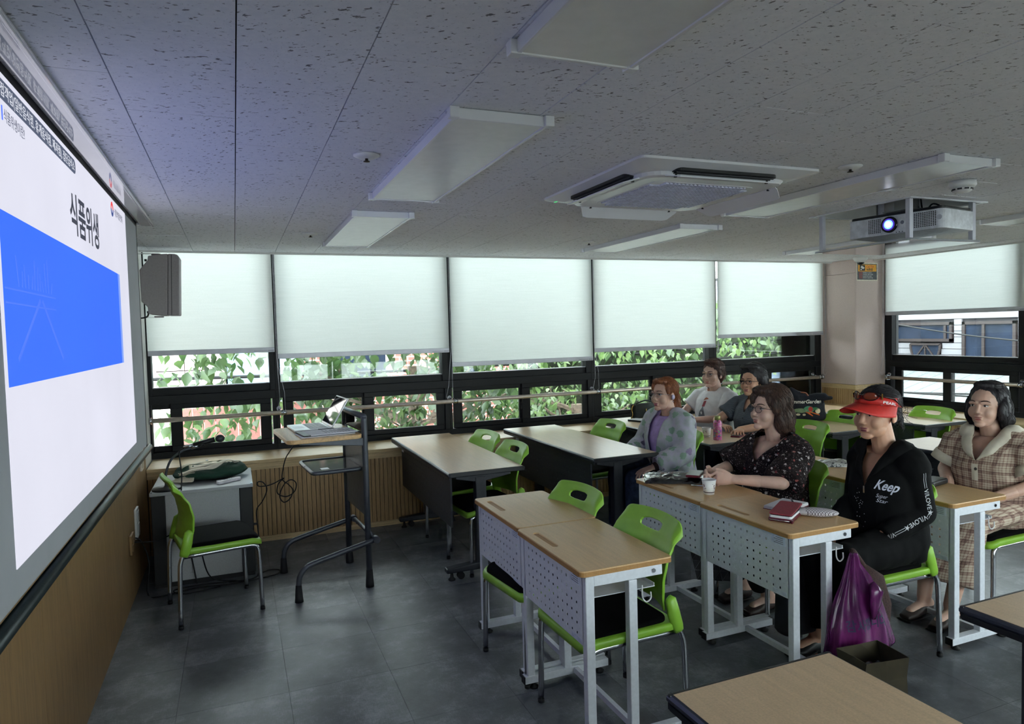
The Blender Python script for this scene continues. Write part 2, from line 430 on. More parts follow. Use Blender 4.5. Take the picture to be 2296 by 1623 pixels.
# corner pillar
pl = MB().box(SX, XR + .16, SY, YW + .16, 0, 2.46).obj('pillar', M_PINK); tag(pl, kind='structure', label='pale pink corner pillar with oak wainscot')
def shell(z0, z1, th, m, name, bev=0.0):
    b = MB(); b.box(SX - th, SX, SY - th, YW - .004, z0, z1); b.box(SX, XR - .003, SY - th, SY, z0, z1); return b.obj(name, m, pl, bev)
shell(.895, 2.138, .012, M_PINK, 'wall_panel', .004); shell(2.142, 2.29, .012, M_PINK, 'wall_panel', .004)
shell(.842, .892, .016, M_OAKY, 'wainscot_rail', .002); shell(.65, .66, .012, M_OAKY, 'wainscot_base')
g = MB(); y = SY - .012
while y < YW - .03: g.box(SX - .012, SX, y, y + .026, .66, .842); y += .0295
x = SX + .004
while x < XR - .03: g.box(x, x + .026, SY - .012, SY, .66, .842); x += .0295
tag(g.obj('wainscot_slats', M_SLAT, pl), kind='stuff')
shell(.655, .846, .003, M_DARKJ, 'wainscot_backing')
# ================================================================ windows
MA = Matrix.Translation((0, YW, 0))                                          # u = x, d = y
def MBt(y0): return Matrix(((0, 1, 0, XR), (-1, 0, 0, y0), (0, 0, 1, 0), (0, 0, 0, 1)))
def window(n, M, u0, u1, panes, up, posts=(True, True), label=None):
    """frame in wall coordinates u along the wall, d outwards"""
    e = thing('window_%d' % n, label, None); e['kind'] = 'structure'
    def part(name, boxes, m, par=None, bev=.003):
        b = MB()
        for q in boxes: b.box(*q, M=M)
        o = b.obj(name, m, par or e, bev); return o
    f = [(u0, u1, 0, .11, .65, .70), (u0, u1, 0, .11, 1.085, 1.155), (u0, u1, .02, .11, 1.155, 1.213), (u0, u1, 0, .11, 2.40, 2.46)]
    if posts[0]: f.append((u0, up[0] - .015, 0, .11, .70, 1.085))
    if posts[1]: f.append((up[1] + .015, u1, 0, .11, .70, 1.085))
    part('frame', f, M_FRAME)
    part('mullion', [(u0, up[0], .0, .11, 1.155, 2.44)], M_FRAME); part('mullion', [(up[1], u1, .0, .11, 1.155, 2.44)], M_FRAME)
    part('sill_strip', [(up[0], up[1], .012, .05, 1.213, 1.221)], M_GREYBAR)
    part('upper_pane', [(up[0], up[1], .066, .072, 1.221, 2.41)], M_GLASS, bev=0)
    for j, (a, b) in enumerate(panes):
        d = .052 if j == 0 else .018; l, r = max(u0, a - .085), min(u1, b + .085)
        bx = [(l, r, d, d + .034, .70, .744), (l, r, d, d + .034, 1.042, 1.085)]
        if a - .08 > u0 - .02: bx.append((l, a, d, d + .034, .744, 1.042))
        bx.append((b, r, d, d + .034, .744, 1.042))
        s = part('sash', bx, M_FRAME)
        part('pane', [(a, b, d + .014, d + .02, .744, 1.042)], M_GLASS, s, 0)
        if j == 0: part('latch', [(b + .008, b + .02, d - .02, d, .83, .90), (b + .002, b + .02, d - .024, d - .014, .84, .87)], M_BLACK, s)
    return e
bx_ = [.305, 1.83, 3.33, 4.845, 6.411]
window(1, MA, XL, .305, [(XL + .012, -.505), (-.415, .179)], (XL + .03, .262), label='black framed window by the screen wall, partly behind the speaker')
names = ['black framed window behind the wheeled lectern', 'black framed window behind the middle of the long sill', 'black framed window behind the ginger haired woman', 'black framed window beside the pink pillar']
for i in range(4):
    u0, u1 = bx_[i], bx_[i + 1]
    e_ = u1 if i < 3 else 6.40
    window(i + 2, MA, u0, e_, [(u0 + .142, u0 + .729), (u0 + .828, u0 + 1.408)], (u0 + .044, e_ - .058 if i < 3 else 6.303), label=names[i])
for i, y0 in enumerate((5.615, 4.105, 2.59, 1.08)):
    window(6 + i, MBt(y0), 0, 1.5, [(.17, .675), (.76, 1.337)], (.087, 1.428), label='black framed window in the right wall, %s from the pillar' % ['first', 'second', 'third', 'fourth'][i])
MC = Matrix(((-1, 0, 0, 6.35), (0, -1, 0, YB), (0, 0, 1, 0), (0, 0, 0, 1)))
for i in range(4):  # unseen windows added behind the viewer to bring more daylight into the room
    window(10 + i, MC, i * 1.5125, i * 1.5125 + 1.5125, [(i * 1.5125 + .14, i * 1.5125 + .71), (i * 1.5125 + .82, i * 1.5125 + 1.39)], (i * 1.5125 + .05, i * 1.5125 + 1.46), label='black framed window added in the unseen rear wall for daylight')
MB().box(XR, XR + .1, YB, -.42, .65, 2.44).obj('infill', M_WHITEW, wr)
# ================================================================ roller blinds with bead chains
def chain_mesh(pts, r=.0034, pitch=.0105):
    b = MB(); P_ = [V(p) for p in pts]; acc = 0.0; nxt = 0.0
    for a, c in zip(P_[:-1], P_[1:]):
        L_ = (c - a).length
        while nxt <= acc + L_:
            q = a + (c - a) * ((nxt - acc) / L_); nxt += pitch
            b.add([q + V(d_) * r for d_ in ((1, 0, 0), (-1, 0, 0), (0, 1, 0), (0, -1, 0), (0, 0, 1), (0, 0, -1))],
                  [(0, 2, 4), (2, 1, 4), (1, 3, 4), (3, 0, 4), (2, 0, 5), (1, 2, 5), (3, 1, 5), (0, 3, 5)], True)
        acc += L_
    return b.tube(pts, .0011, 4)
M_BEAD = mat('steel_beads', (205, 205, 210), .3, .8); M_PRINT = mat('grey_print', (120, 120, 128), .6)
def blind(M, u0, u1, zb, chain, label, d=-.07):
    r = thing('roller_blind', label, 'blind', group='cream roller blinds over the windows')
    nu, nz = 24, 30; b = MB(); vs = []; fs = []
    for j in range(nz + 1):
        for i in range(nu + 1):
            u = u0 + (u1 - u0) * i / nu; z = zb + .04 + (2.43 - zb - .04) * j / nz
            vs.append((u, d + .0018 * math.sin(u * 5 + zb * 9) + .0012 * noise.noise((u * 3, z * 3, zb)), z))
    for j in range(nz):
        for i in range(nu): a = j * (nu + 1) + i; fs.append((a, a + 1, a + nu + 2, a + nu + 1))
    b.add(vs, fs, True, M).obj('fabric', M_BLIND, r)
    MB().box(u0, u1, d - .006, d + .006, zb, zb + .041, M=M).obj('bottom_bar', M_GREYBAR, r, .003)
    g = MB()
    for k in range(14): a = u1 - .16 + k * .0075; g.box(a, a + .005, d - .0066, d - .006, zb + .010, zb + .0155, M=M)
    for k in range(4): a = u1 - .05 + k * .011; g.box(a, a + .008, d - .0066, d - .006, zb + .009, zb + .018, M=M)
    g.obj('maker_print', M_PRINT, r)
    c_ = MB().cyl((u0, d + .02, 2.43), (u1, d + .02, 2.43), .022, n=12); 
    MB().add(c_.v, c_.f, True, M).obj('roller', M_GREYBAR, r)
    if chain:
        pts = [M @ V(p) for p in chain]; chain_mesh(pts).obj('bead_chain', M_BEAD, r)
    return r
def ch(u, zlow, sp_=.03, d=-.085, drift=.0):
    return [(u, d, 2.43), (u + .002, d, 1.45), (u + drift, d, zlow + .14), (u + drift - sp_ * .5, d, zlow + .04), (u + drift, d, zlow), (u + drift + sp_ * .8, d, zlow + .03), (u + drift + sp_ * .75, d, zlow + .2), (u + .012, d, 1.35), (u + .008, d, 2.43)]
bl_ = ['cream roller blind nearest the projection screen, behind the wall speaker', 'cream roller blind above the wheeled lectern, second from the screen', 'longest hanging cream roller blind in the middle of the window wall',
       'cream roller blind above the ginger haired woman', 'cream roller blind next to the pink pillar, shortest of the long row']
for i, (a, b, z) in enumerate(((-.632, .308, 1.476), (.333, 1.822, 1.418), (1.845, 3.315, 1.283), (3.333, 4.82, 1.362), (4.857, 6.36, 1.457))):
    blind(MA, a, b, z, ch((.318, 1.832, 3.322, 4.835, 6.378)[i], (.94, .97, .97, .98, .985)[i], .05 if i < 4 else .06, drift=(.015, -.03, .005, 0, -.01)[i]), bl_[i])
for i, y0 in enumerate((5.56, 4.07, 2.56, 1.05)):
    blind(MBt(y0), 0, 1.475, 1.66 if i == 0 else 2.0, ch(-.012, .985, .05, drift=-.01) if i == 0 else None, 'cream roller blind in the right wall, %s from the pillar' % ['first', 'second', 'third', 'fourth'][i], d=-.06)
for i in range(4):  # blinds of the added rear windows, kept partly raised to let daylight in
    blind(MC, i * 1.5125 + .02, i * 1.5125 + 1.495, 1.75, None, 'cream roller blind over an added window in the unseen rear wall, %s from the right corner' % ['first', 'second', 'third', 'fourth'][i])
# ================================================================ handrails
def rail(M, u0, u1, marks, label, d=-.075, z=.966):
    r = thing('handrail', label, 'handrail')
    def T(p): return M @ V(p)
    MB().cyl(T((u0, d, z)), T((u1, d, z)), .0185, n=18).obj('rail_tube', M_STEEL, r)
    for u in marks:
        q = MB().cyl(T((u - .02, d, z)), T((u + .02, d, z)), .0235, n=16)
        for k in (-.02, .016): q.cyl(T((u + k, d, z)), T((u + k + .004, d, z)), .026, n=16)
        q.obj('coupling', M_CHROME, r)
        g = MB().cyl(T((u - .035, d + .012, z + .012)), T((u - .035, -.002, z + .03)), .008, n=10); g.cyl(T((u - .035, -.008, z + .03)), T((u - .035, -.001, z + .03)), .02, n=14)
        g.obj('bracket', M_CHROME, r)
    for u in (u0, u1):
        s_ = 1 if u == u0 else -1
        MB().cyl(T((u, d, z)), T((u + s_ * .02, d, z)), .027, n=16).obj('end_cap', M_CHROME, r)
    return r
rail(MA, XL + .003, 6.35, (.36, 1.865, 3.36, 4.86, 6.30), 'steel handrail running along the long window wall')
rail(MBt(5.56), .02, 4.9, (.04, 1.45, 2.9), 'steel handrail along the right hand window')
# ================================================================ outside the windows
def m_leaf(name, a, b, tr=.45):
    t = NT(name); co = t.coord('World'); rnd = t.n('ShaderNodeObjectInfo').outputs['Random']
    k = t.math('ADD', t.math('MULTIPLY', t.noise(co, 3.5, 2), .75), t.math('MULTIPLY', rnd, .25))
    c_ = t.ramp(k, [(.3, a), (.7, b)]); d = t.n('ShaderNodeBsdfDiffuse'); tl = t.n('ShaderNodeBsdfTranslucent'); g = t.n('ShaderNodeBsdfGlossy', i_Roughness=.35)
    m1 = t.n('ShaderNodeMixShader', i_0=tr); m2 = t.n('ShaderNodeMixShader', i_0=.06)
    t.l(c_, d.inputs[0]); t.l(c_, tl.inputs[0]); t.l(d.outputs[0], m1.inputs[1]); t.l(tl.outputs[0], m1.inputs[2])
    t.l(m1.outputs[0], m2.inputs[1]); t.l(g.outputs[0], m2.inputs[2]); t.l(m2.outputs[0], t.out.inputs[0]); return t.m
M_LEAF = m_leaf('mulberry_leaf', (44, 68, 36), (98, 122, 70)); M_LEAF2 = m_leaf('maple_leaf', (72, 102, 52), (128, 148, 92)); M_IVY = m_leaf('ivy_leaf', (46, 72, 46), (102, 126, 80), .3)
M_BARK = mat('bark', (92, 78, 66), .9, var=.3, scale=30, bump=.6)
LEAF = [(0, 0, 0), (-.30, .28, .05), (-.34, .52, .03), (-.16, .82, -.02), (0, 1.12, -.10), (.16, .82, -.02), (.34, .52, .03), (.30, .28, .05), (0, .45, -.03), (0, .75, -.05)]
LEAFF = [(0, 8, 1), (1, 8, 2), (2, 8, 9, 3), (3, 9, 4), (0, 7, 8), (7, 6, 8), (6, 5, 9, 8), (5, 4, 9)]
lm_ = MB().add(LEAF, LEAFF, True).mesh('leaf'); lm_.materials.append(M_LEAF)
def leaf_M(p, s):
    R = Matrix.Rotation(random.uniform(0, 2 * PI), 4, 'Z') @ Matrix.Rotation(random.uniform(-1.5, -.35), 4, 'X') @ Matrix.Rotation(random.uniform(-.6, .6), 4, 'Y')
    return Matrix.Translation(p) @ R @ Matrix.Scale(s, 4)
def branchy(b, p, d, L_, r, depth, tips):
    q = p + d * L_; mid = p + d * (L_ * .5) + V((random.uniform(-1, 1), random.uniform(-1, 1), random.uniform(-.3, .6))) * L_ * .08
    b.tube([p, mid, q], [r, r * .85, r * .7], 7)
    if depth == 0: tips += [mid, q]; return
    for k in range(3):
        n_ = (d + V((random.uniform(-1, 1), random.uniform(-.8, .8), random.uniform(-.5, .7))) * .85).normalized()
        branchy(b, q if k else mid, n_, L_ * random.uniform(.6, .85), r * .55, depth - 1, tips)
def tree(name, label, base, trunk, L_, leafm, n_single, n_mass, region, size, group, lean=(0, 0, 1)):
    e = thing(name, label, 'tree', group=group)
    b = MB(); tips = []; p = V(base); q = p + V(lean).normalized() * trunk
    b.tube([p, (p + q) / 2 + V((.05, 0, 0)), q], [.11, .10, .085], 10)
    for k in range(7):
        a = 2 * PI * k / 7; branchy(b, q - V((0, 0, random.uniform(0, trunk * .3))), V((math.cos(a), math.sin(a) * .6, random.uniform(-.1, .8))).normalized(), L_, .035, 2, tips)
    b.obj('trunk', M_BARK, e)
    x0, x1, y0, y1, z0, z1 = region
    def spot():
        while True:
            if random.random() < .35 and tips:
                p = random.choice(tips) + V((random.gauss(0, .16), random.gauss(0, .14), random.gauss(0, .14)))
                if not (y0 < p.y): continue
            else: p = V((random.uniform(x0, x1), random.uniform(y0, y1), random.uniform(z0, z1)))
            if noise.noise(p * 1.6) > -.12: return p
    me = lm_ if leafm is M_LEAF else None
    if me is None:
        me = MB().add(LEAF, LEAFF, True).mesh('leaf'); me.materials.append(leafm)
    for k in range(n_single):
        p = V((random.uniform(x0, x1), y0 + abs(random.gauss(0, .22)), random.uniform(max(z0, .45), min(z1, 1.65))))
        o = bpy.data.objects.new('leaf', me); COL.objects.link(o); o.matrix_world = leaf_M(p, size * random.uniform(.75, 1.25)); o.parent = e
    g = MB()
    for k in range(n_mass): g.add(LEAF, LEAFF, True, leaf_M(spot(), size * random.uniform(.7, 1.3)))
    tag(g.obj('foliage', leafm, e), kind='stuff'); return e
tree('mulberry_tree', 'large leaved green tree outside the windows behind the lectern', (1.95, 8.25, -3), 4.2, .7, M_LEAF, 240, 2600, (-.75, 3.1, 7.35, 8.5, .0, 2.3), .125, 'trees outside the long window', (.02, 0, 1))
tree('maple_tree', 'light green maple outside the windows behind the seated women', (4.2, 8.1, -3), 3.6, .55, M_LEAF2, 130, 1700, (2.6, 7.2, 7.3, 8.7, -.2, 2.0), .085, 'trees outside the long window')
iv = thing('ivy_hedge', 'dense green ivy hedge outside the right part of the long window', 'hedge')
MB().box(3.7, 10.2, 9.0, 9.1, -3, 1.75).obj('fence_wall', mat('mossy_wall', (60, 66, 52), .95, var=.3, scale=6), iv)
g = MB()
for k in range(2500):
    p = V((random.uniform(3.6, 10.25), 8.95 - abs(random.gauss(0, .12)), random.uniform(.0, 1.85))); g.add(LEAF, LEAFF, True, leaf_M(p, .12 * random.uniform(.7, 1.4)))
tag(g.obj('ivy_leaves', M_IVY, iv), kind='stuff')
# ground, lane, neighbouring houses
gr = MB().box(-30, 60, 6.3, 60, -3.2, -3.0).box(-30, 7.1, -30, -1.6, -3.2, -3.0).obj('ground', mat('lane_asphalt', (120, 118, 114), .9, var=.1, scale=3)); tag(gr, kind='structure', label='asphalt lane outside the building')
gr2 = MB().box(7.1, 60, -30, 6.3, -3.2, -3.0).obj('ground_side', MATS['lane_asphalt']); tag(gr2, kind='structure', label='asphalt yard beside the building')
M_BPINK = mat('pale_pink_tile', (226, 208, 204), .7, var=.04, scale=3); M_BLUE = mat('sky_blue_sheet', (150, 190, 214), .6)
M_RED = mat('red_brown_sheet', (150, 92, 84), .7); M_BROWN = mat('brown_window_frame', (44, 34, 33), .6); M_WIN = mat('house_glass', (34, 42, 56), .6, var=.3, scale=2, spec=.1)
hb = thing('pink_house', 'pale pink tiled house seen past the window beside the screen', 'building')
for i in range(12):
    for j in range(9): MB().box(-5.2 + i * .42, -5.2 + i * .42 + .41, 9.35, 9.5, -2.98 + j * .6, -2.98 + j * .6 + .588).obj('wall_tile', M_BPINK, hb)
MB().box(-5.3, -.1, 9.5, 13, -3, 2.6).obj('wall', mat('house_wall', (206, 190, 186), .8), hb)
MB().box(-.98, -.90, 9.28, 9.36, -3, 2.6).obj('downpipe', M_WPLAST, hb)
MB().box(-.12, .75, 9.5, 12, .75, 2.4).obj('annex', M_BLUE, hb)
fe = thing('board_fence', 'red brown board fence seen low through the left window', 'fence')
for i in range(13): MB().box(-.62 + i * .125, -.62 + i * .125 + .118, 8.95, 8.975, -3, .78).obj('board', M_RED, fe)
MB().box(-.62, 1.0, 8.975, 9.01, .6, .68).obj('rail', M_RED, fe)
def m_brick():
    t = NT('far_brick'); b = t.n('ShaderNodeTexBrick'); t.l(t.mapping(t.coord('World'), (1, 1, 1), (PI / 2, 0, 0)), b.inputs['Vector'])
    b.inputs['Color1'].default_value = t.rgb((176, 112, 98)); b.inputs['Color2'].default_value = t.rgb((150, 90, 80)); b.inputs['Mortar'].default_value = t.rgb((210, 200, 192))
    b.inputs['Scale'].default_value = 3.2; b.inputs['Mortar Size'].default_value = .03; t.col(b.outputs[0]); t.set(Roughness=.85); return t.m
br = thing('brick_house', 'red brick house far behind the trees', 'building')
MB().box(.9, 7.5, 12.5, 16, -3, 2.3).obj('wall', m_brick(), br)
MB().box(.8, 7.6, 12.4, 16, 2.3, 2.45).obj('roof_slab', mat('concrete', (176, 174, 170), .9), br)
for i in range(3):
    f_ = MB().box(1.6 + i * 2, 2.6 + i * 2, 12.44, 12.5, .6, 1.6).obj('window', M_WPLAST, br); MB().box(1.66 + i * 2, 2.54 + i * 2, 12.42, 12.44, .66, 1.54).obj('pane', M_WIN, f_)
# white sided house beyond the right wall
wh = thing('white_sided_house', 'white sided house with brown framed windows beyond the right window', 'building'); M_SIDE = mat('white_siding', (128, 126, 130), .7, var=.03, scale=5)
MB().box(10.52, 15, 2.5, 14, -3, 2.7).obj('wall', mat('siding_core', (50, 48, 52), .9), wh)
def cut_y(z0, z1):
    """board spans between the windows at this height"""
    holes = []
    if z1 > 1.23 and z0 < 1.57: holes.append((7.36, 8.43))
    if z1 > .94 and z0 < 1.57: holes.append((6.41, 7.24))
    if z1 > .80 and z0 < 1.21: h_ = .26 * math.sqrt(max(0, 1 - ((1.21 - (z0 + z1) / 2) / .34) ** 2)); holes.append((7.83 - h_ - .02, 7.83 + h_ + .02))
    out = []; y = 2.5
    for a, b in sorted(holes): 
        if a > y: out.append((y, a))
        y = max(y, b)
    out.append((y, 14)); return out
z = .1
while z < 2.6:
    for a, b in cut_y(z, z + .094): MB().box(10.485, 10.52, a, b, z, z + .086).obj('siding_board', M_SIDE, wh)
    z += .094
MB().box(10.485, 10.52, 2.5, 14, -3, .1).obj('base_course', M_SIDE, wh)
def hwin(y0, y1, z0, z1, bars):
    f_ = MB(); t_ = .045
    f_.box(10.46, 10.52, y0, y1, z0, z0 + t_); f_.box(10.46, 10.52, y0, y1, z1 - t_, z1); f_.box(10.46, 10.52, y0, y0 + t_, z0, z1); f_.box(10.46, 10.52, y1 - t_, y1, z0, z1)
    for b_ in bars: f_.box(10.465, 10.52, b_ - .02, b_ + .02, z0, z1)
    o = f_.obj('window', M_BROWN, wh); ed = [y0 + t_] + list(bars) + [y1 - t_]
    for a, b_ in zip(ed[:-1], ed[1:]): MB().box(10.49, 10.5, a, b_, z0 + t_, z1 - t_).obj('pane', M_WIN, o)
hwin(7.38, 8.41, 1.245, 1.555, (7.5,)); hwin(6.43, 7.22, .95, 1.555, (6.9,))
arc = [(7.83 + .26 * math.cos(PI + PI * k / 12), 1.20 + .34 * math.sin(PI + PI * k / 12)) for k in range(13)]
o = MB().prism(arc, 10.47, 10.5, 'x').obj('fan_window', M_WIN, wh)
g = MB()
for k in range(12): g.bar((10.465, *arc[k]), (10.465, *arc[k + 1]), .03, .03)
for k in (3, 6, 9): g.bar((10.465, *arc[k]), (10.465, 7.83, 1.20), .022, .022)
g.bar((10.465, 7.57, 1.20), (10.465, 8.09, 1.20), .03, .03); g.obj('fan_frame', M_BROWN, o)
lo = thing('low_shed', 'low shed with pale sheet roof under the white house', 'building')
MB().box(8.75, 10.2, 2.5, 12, -3, .42).obj('wall', mat('shed_concrete', (54, 49, 50), .9, var=.2, scale=5), lo)
g = MB(); 
for k in range(42):
    y0 = 2.5 + k * .226; g.add([(8.6, y0, .42), (8.6, y0 + .11, .45), (8.6, y0 + .22, .42), (10.4, y0 + .22, .86), (10.4, y0 + .11, .89), (10.4, y0, .86)], [(0, 1, 4, 5), (1, 2, 3, 4)])
g.obj('roof_sheet', mat('pale_sheet', (100, 106, 106), .7), lo)
for i, (a, b, s_) in enumerate((((10.0, 9.2, 1.75), (9.6, 4.0, 1.15), .1), ((8.2, 10, .75), (8.0, 4, .72), .08), ((8.2, 9, .60), (8.3, 4, .78), .05), ((-3, 8.9, 1.18), (9, 8.9, 1.36), .15), ((-3, 8.7, 1.0), (9, 8.7, 1.15), .1))):
    a, b = V(a), V(b); m = (a + b) / 2 - V((0, 0, s_)); c_ = MB().tube(spline([a, m, b], 10), .011 if i != 3 else .02, 6).obj('overhead_cable', M_RUBBER)
    tag(c_, ['black cable sagging across the white house', 'upper thin wire over the shed roof', 'lower thin wire over the shed roof', 'thick black cable among the tree leaves', 'thin black wire under the thick cable in the tree'][i], 'cable', 'overhead cables outside')
br2 = thing('blue_roof_shed', 'low shed with blue grey roof sheets beyond the window by the pillar', 'building')
MB().box(8.0, 10.1, 8.0, 8.8, -3, .30).obj('wall', MATS['shed_concrete'], br2)
for k in range(8):
    y0 = 7.95 + k * .115; MB().add([(7.9, y0, .33 + .07 * k), (10.2, y0, .33 + .07 * k), (10.2, y0 + .112, .40 + .07 * k), (7.9, y0 + .112, .40 + .07 * k), (7.9, y0, .31 + .07 * k), (10.2, y0, .31 + .07 * k), (10.2, y0 + .112, .38 + .07 * k), (7.9, y0 + .112, .38 + .07 * k)], [(0, 1, 2, 3), (7, 6, 5, 4), (0, 4, 5, 1), (2, 6, 7, 3), (1, 5, 6, 2), (3, 7, 4, 0)]).obj('roof_sheet', mat('blue_grey_roof', (92, 104, 120), .7), br2)
# ================================================================ projection screen
XS = -.50
sr = thing('projection_screen', 'large white projection screen with lit slide on the front wall', 'screen')
M_SCR = mat('screen_fabric', (176, 178, 182), .85, var=.02, scale=6); M_SBLK = mat('screen_black_edge', (14, 14, 16), .6)
MB().box(XS - .004, XS - .002, 1.45, 4.515, .99, 2.36).obj('fabric', M_SCR, sr)
MB().box(XS - .004, XS - .0015, 4.515, 4.545, .97, 2.36).obj('side_border', M_SBLK, sr)
MB().box(XS - .004, XS - .001, 1.45, 4.545, 2.262, 2.30).obj('top_border', M_SBLK, sr)
MB().loft([((XS - .002, 1.4, .955), .022, .017), ((XS - .002, 4.64, .955), .022, .017)], 16, (0, 0, 1)).obj('weight_bar', mat('dark_green_bar', (40, 48, 48), .35, .3), sr)
M_GLOSSW = mat('glossy_white_trim', (226, 226, 228), .06, var=.02, scale=5, coat=.8)
MB().box(-.485, -.412, 1.0, 4.593, ZC - .012, ZC - .001).obj('housing_trim', M_GLOSSW, sr, .003)
MB().box(-.60, -.515, 1.0, 4.593, ZC - .012, ZC - .001).obj('housing_trim', M_GLOSSW, sr, .003)
MB().box(-.515, -.485, 4.56, 4.593, ZC - .012, ZC - .001).obj('housing_end', M_GLOSSW, sr)
MB().box(-.425, -.412, 1.0, 4.593, ZC - .018, ZC - .012).obj('housing_lip', M_GLOSSW, sr, .002)
def m_emit(name, col, s):
    t = NT(name); e = t.n('ShaderNodeEmission'); nz = t.noise(t.coord('World'), 1.2)
    t.l(t.ramp(nz, [(.3, tuple(x * .96 for x in col)), (.7, col)]), e.inputs[0]); e.inputs[1].default_value = s
    d = t.n('ShaderNodeBsdfDiffuse'); d.inputs[0].default_value = (.12, .12, .12, 1); a = t.n('ShaderNodeAddShader')
    t.l(e.outputs[0], a.inputs[0]); t.l(d.outputs[0], a.inputs[1]); t.l(a.outputs[0], t.out.inputs[0]); return t.m
ES = 1.02
I0, I1, Z0, Z1 = 1.93, 4.075, 1.065, 2.262
def m_slide():
    """lit white slide, a little warmer towards one side as printed"""
    return m_emit('slide_white', (214, 214, 228), ES)
MB().box(XS - .002, XS, I0, I1, Z0, Z1).obj('slide', m_slide(), sr)
M_SBLUE = m_emit('slide_blue', (38, 100, 255), ES * 1.05); M_SBLUE2 = m_emit('slide_blue_light', (70, 112, 250), ES)
MB().box(XS, XS + .0008, 1.95, 3.72, 1.497, 1.92).obj('slide_picture', M_SBLUE, sr)
MB().box(XS, XS + .0007, 3.72, 3.775, 1.497, 1.92).obj('slide_picture_edge', m_emit('slide_blue_pale', (120, 152, 236), ES), sr)
g = MB()
for (a, b, w_) in (((2.28, 1.72), (2.04, 1.56), .012), ((2.30, 1.72), (2.52, 1.55), .012), ((1.96, 1.735), (2.46, 1.735), .004), ((1.96, 1.70), (2.46, 1.70), .004)):
    g.bar((XS + .001, *a), (XS + .001, *b), .0008, w_, (1, 0, 0))
for k in range(12): y_ = 2.08 + k * .03; g.bar((XS + .001, y_, 1.745), (XS + .001, y_ + random.uniform(-.02, .02), 1.745 + random.uniform(.02, .10)), .0008, .006, (1, 0, 0))
g.obj('slide_sketch', M_SBLUE2, sr)
M_INK = m_emit('slide_ink', (50, 52, 66), ES); M_INKW = m_emit('slide_text_white', (214, 216, 226), ES); M_GREYT = m_emit('slide_text_grey', (120, 124, 150), .6)
def stext(name, body, size, y, z, m, fit=None, bold=0.0, dx=.0012, ext=.0):
    me = text_mesh(body, size, .0002, bold); place_mesh(me, (XS + dx, y, z), (0, 1, 0), (0, 0, 1), fit)
    return link(name, me, m, sr)
MB().prism(rrect(1.93, 2.866, 2.196, 2.246, .02), XS, XS + .001, 'x').obj('title_strip', m_emit('slide_strip', (74, 82, 104), ES), sr)
stext('strip_text', '식품접객업(일반음식점, 휴게음식점, 제과점), 집단급식소', .038, 1.945, 2.207, M_INKW, fit=.905)
stext('subtitle', '식품위생이란?', .036, 2.035, 2.148, M_GREYT, fit=.18)
MB().box(XS, XS + .0012, 2.02, 2.026, 2.145, 2.18).obj('subtitle_bar', M_SBLUE2, sr)
stext('headline', '식품위생', .155, 2.735, 1.99, M_INK, fit=.53, bold=.003)
stext('agency_name', '식품의약품안전처', .04, 3.72, 2.195, M_GREYT, fit=.24)
c_ = (3.655, 2.212)
for nm, a0, m in (('emblem_red', 0, m_emit('emblem_red', (226, 60, 66), ES)), ('emblem_blue', PI, m_emit('emblem_blue', (36, 62, 130), ES))):
    ring = [(c_[0] + .034 * math.cos(a0 + PI * k / 10), c_[1] + .034 * math.sin(a0 + PI * k / 10)) for k in range(11)] + [(c_[0] + .018 * math.cos(a0 + PI * k / 10), c_[1] + .018 * math.sin(a0 + PI * k / 10)) for k in range(10, -1, -1)]
    MB().prism(ring, XS, XS + .0012, 'x').obj(nm, m, sr)
# ================================================================ ceiling fittings
M_LPAN = mat('lamp_housing_white', (230, 231, 236), .25, spec=.7, var=.02, scale=4); M_DIFF = mat('lamp_diffuser_off', (232, 233, 232), .22, spec=.9, var=.02, scale=20)
def light_panel(x0, x1, y0, y1, label):
    r = thing('ceiling_light', label, 'ceiling light', ((x0 + x1) / 2, (y0 + y1) / 2, ZC), group='unlit flat ceiling lights')
    a, b = (x1 - x0) / 2, (y1 - y0) / 2
    g = MB(); t_ = .012; h = -.034
    g.box(-a, -a + t_, -b, b, h, -.001); g.box(a - t_, a, -b, b, h, -.001); g.box(-a + t_, a - t_, -b, -b + t_, h, -.001); g.box(-a + t_, a - t_, b - t_, b, h, -.001)
    g.obj('frame', M_LPAN, r, .002)
    MB().box(-a + t_, a - t_, -b + t_, b - t_, -.030, -.004).obj('diffuser', M_DIFF, r)
    for sx in (-1, 1):
        for sy in (-1, 1): MB().box(sx * a - .016, sx * a + .016, sy * b - .016, sy * b + .016, -.036, -.002).obj('corner_cap', M_LPAN, r, .003)
    return r
for q in ((.647, .967, .19, 1.53, 'flat ceiling light cut off by the top of the picture'), (.65, .97, 2.03, 3.37, 'flat ceiling light in the middle of the row nearest the screen'), (.645, .965, 3.86, 5.21, 'flat ceiling light nearest the windows in the row by the screen'),
          (2.81, 3.13, 3.86, 5.25, 'flat ceiling light beyond the air conditioner, near the windows'), (2.77, 3.09, 1.99, 3.37, 'flat ceiling light between air conditioner and projector'), (4.93, 5.25, 3.86, 5.13, 'flat ceiling light behind the projector, by the pillar'), (4.88, 5.20, 1.92, 3.25, 'flat ceiling light at the right edge of the picture')):
    light_panel(*q)
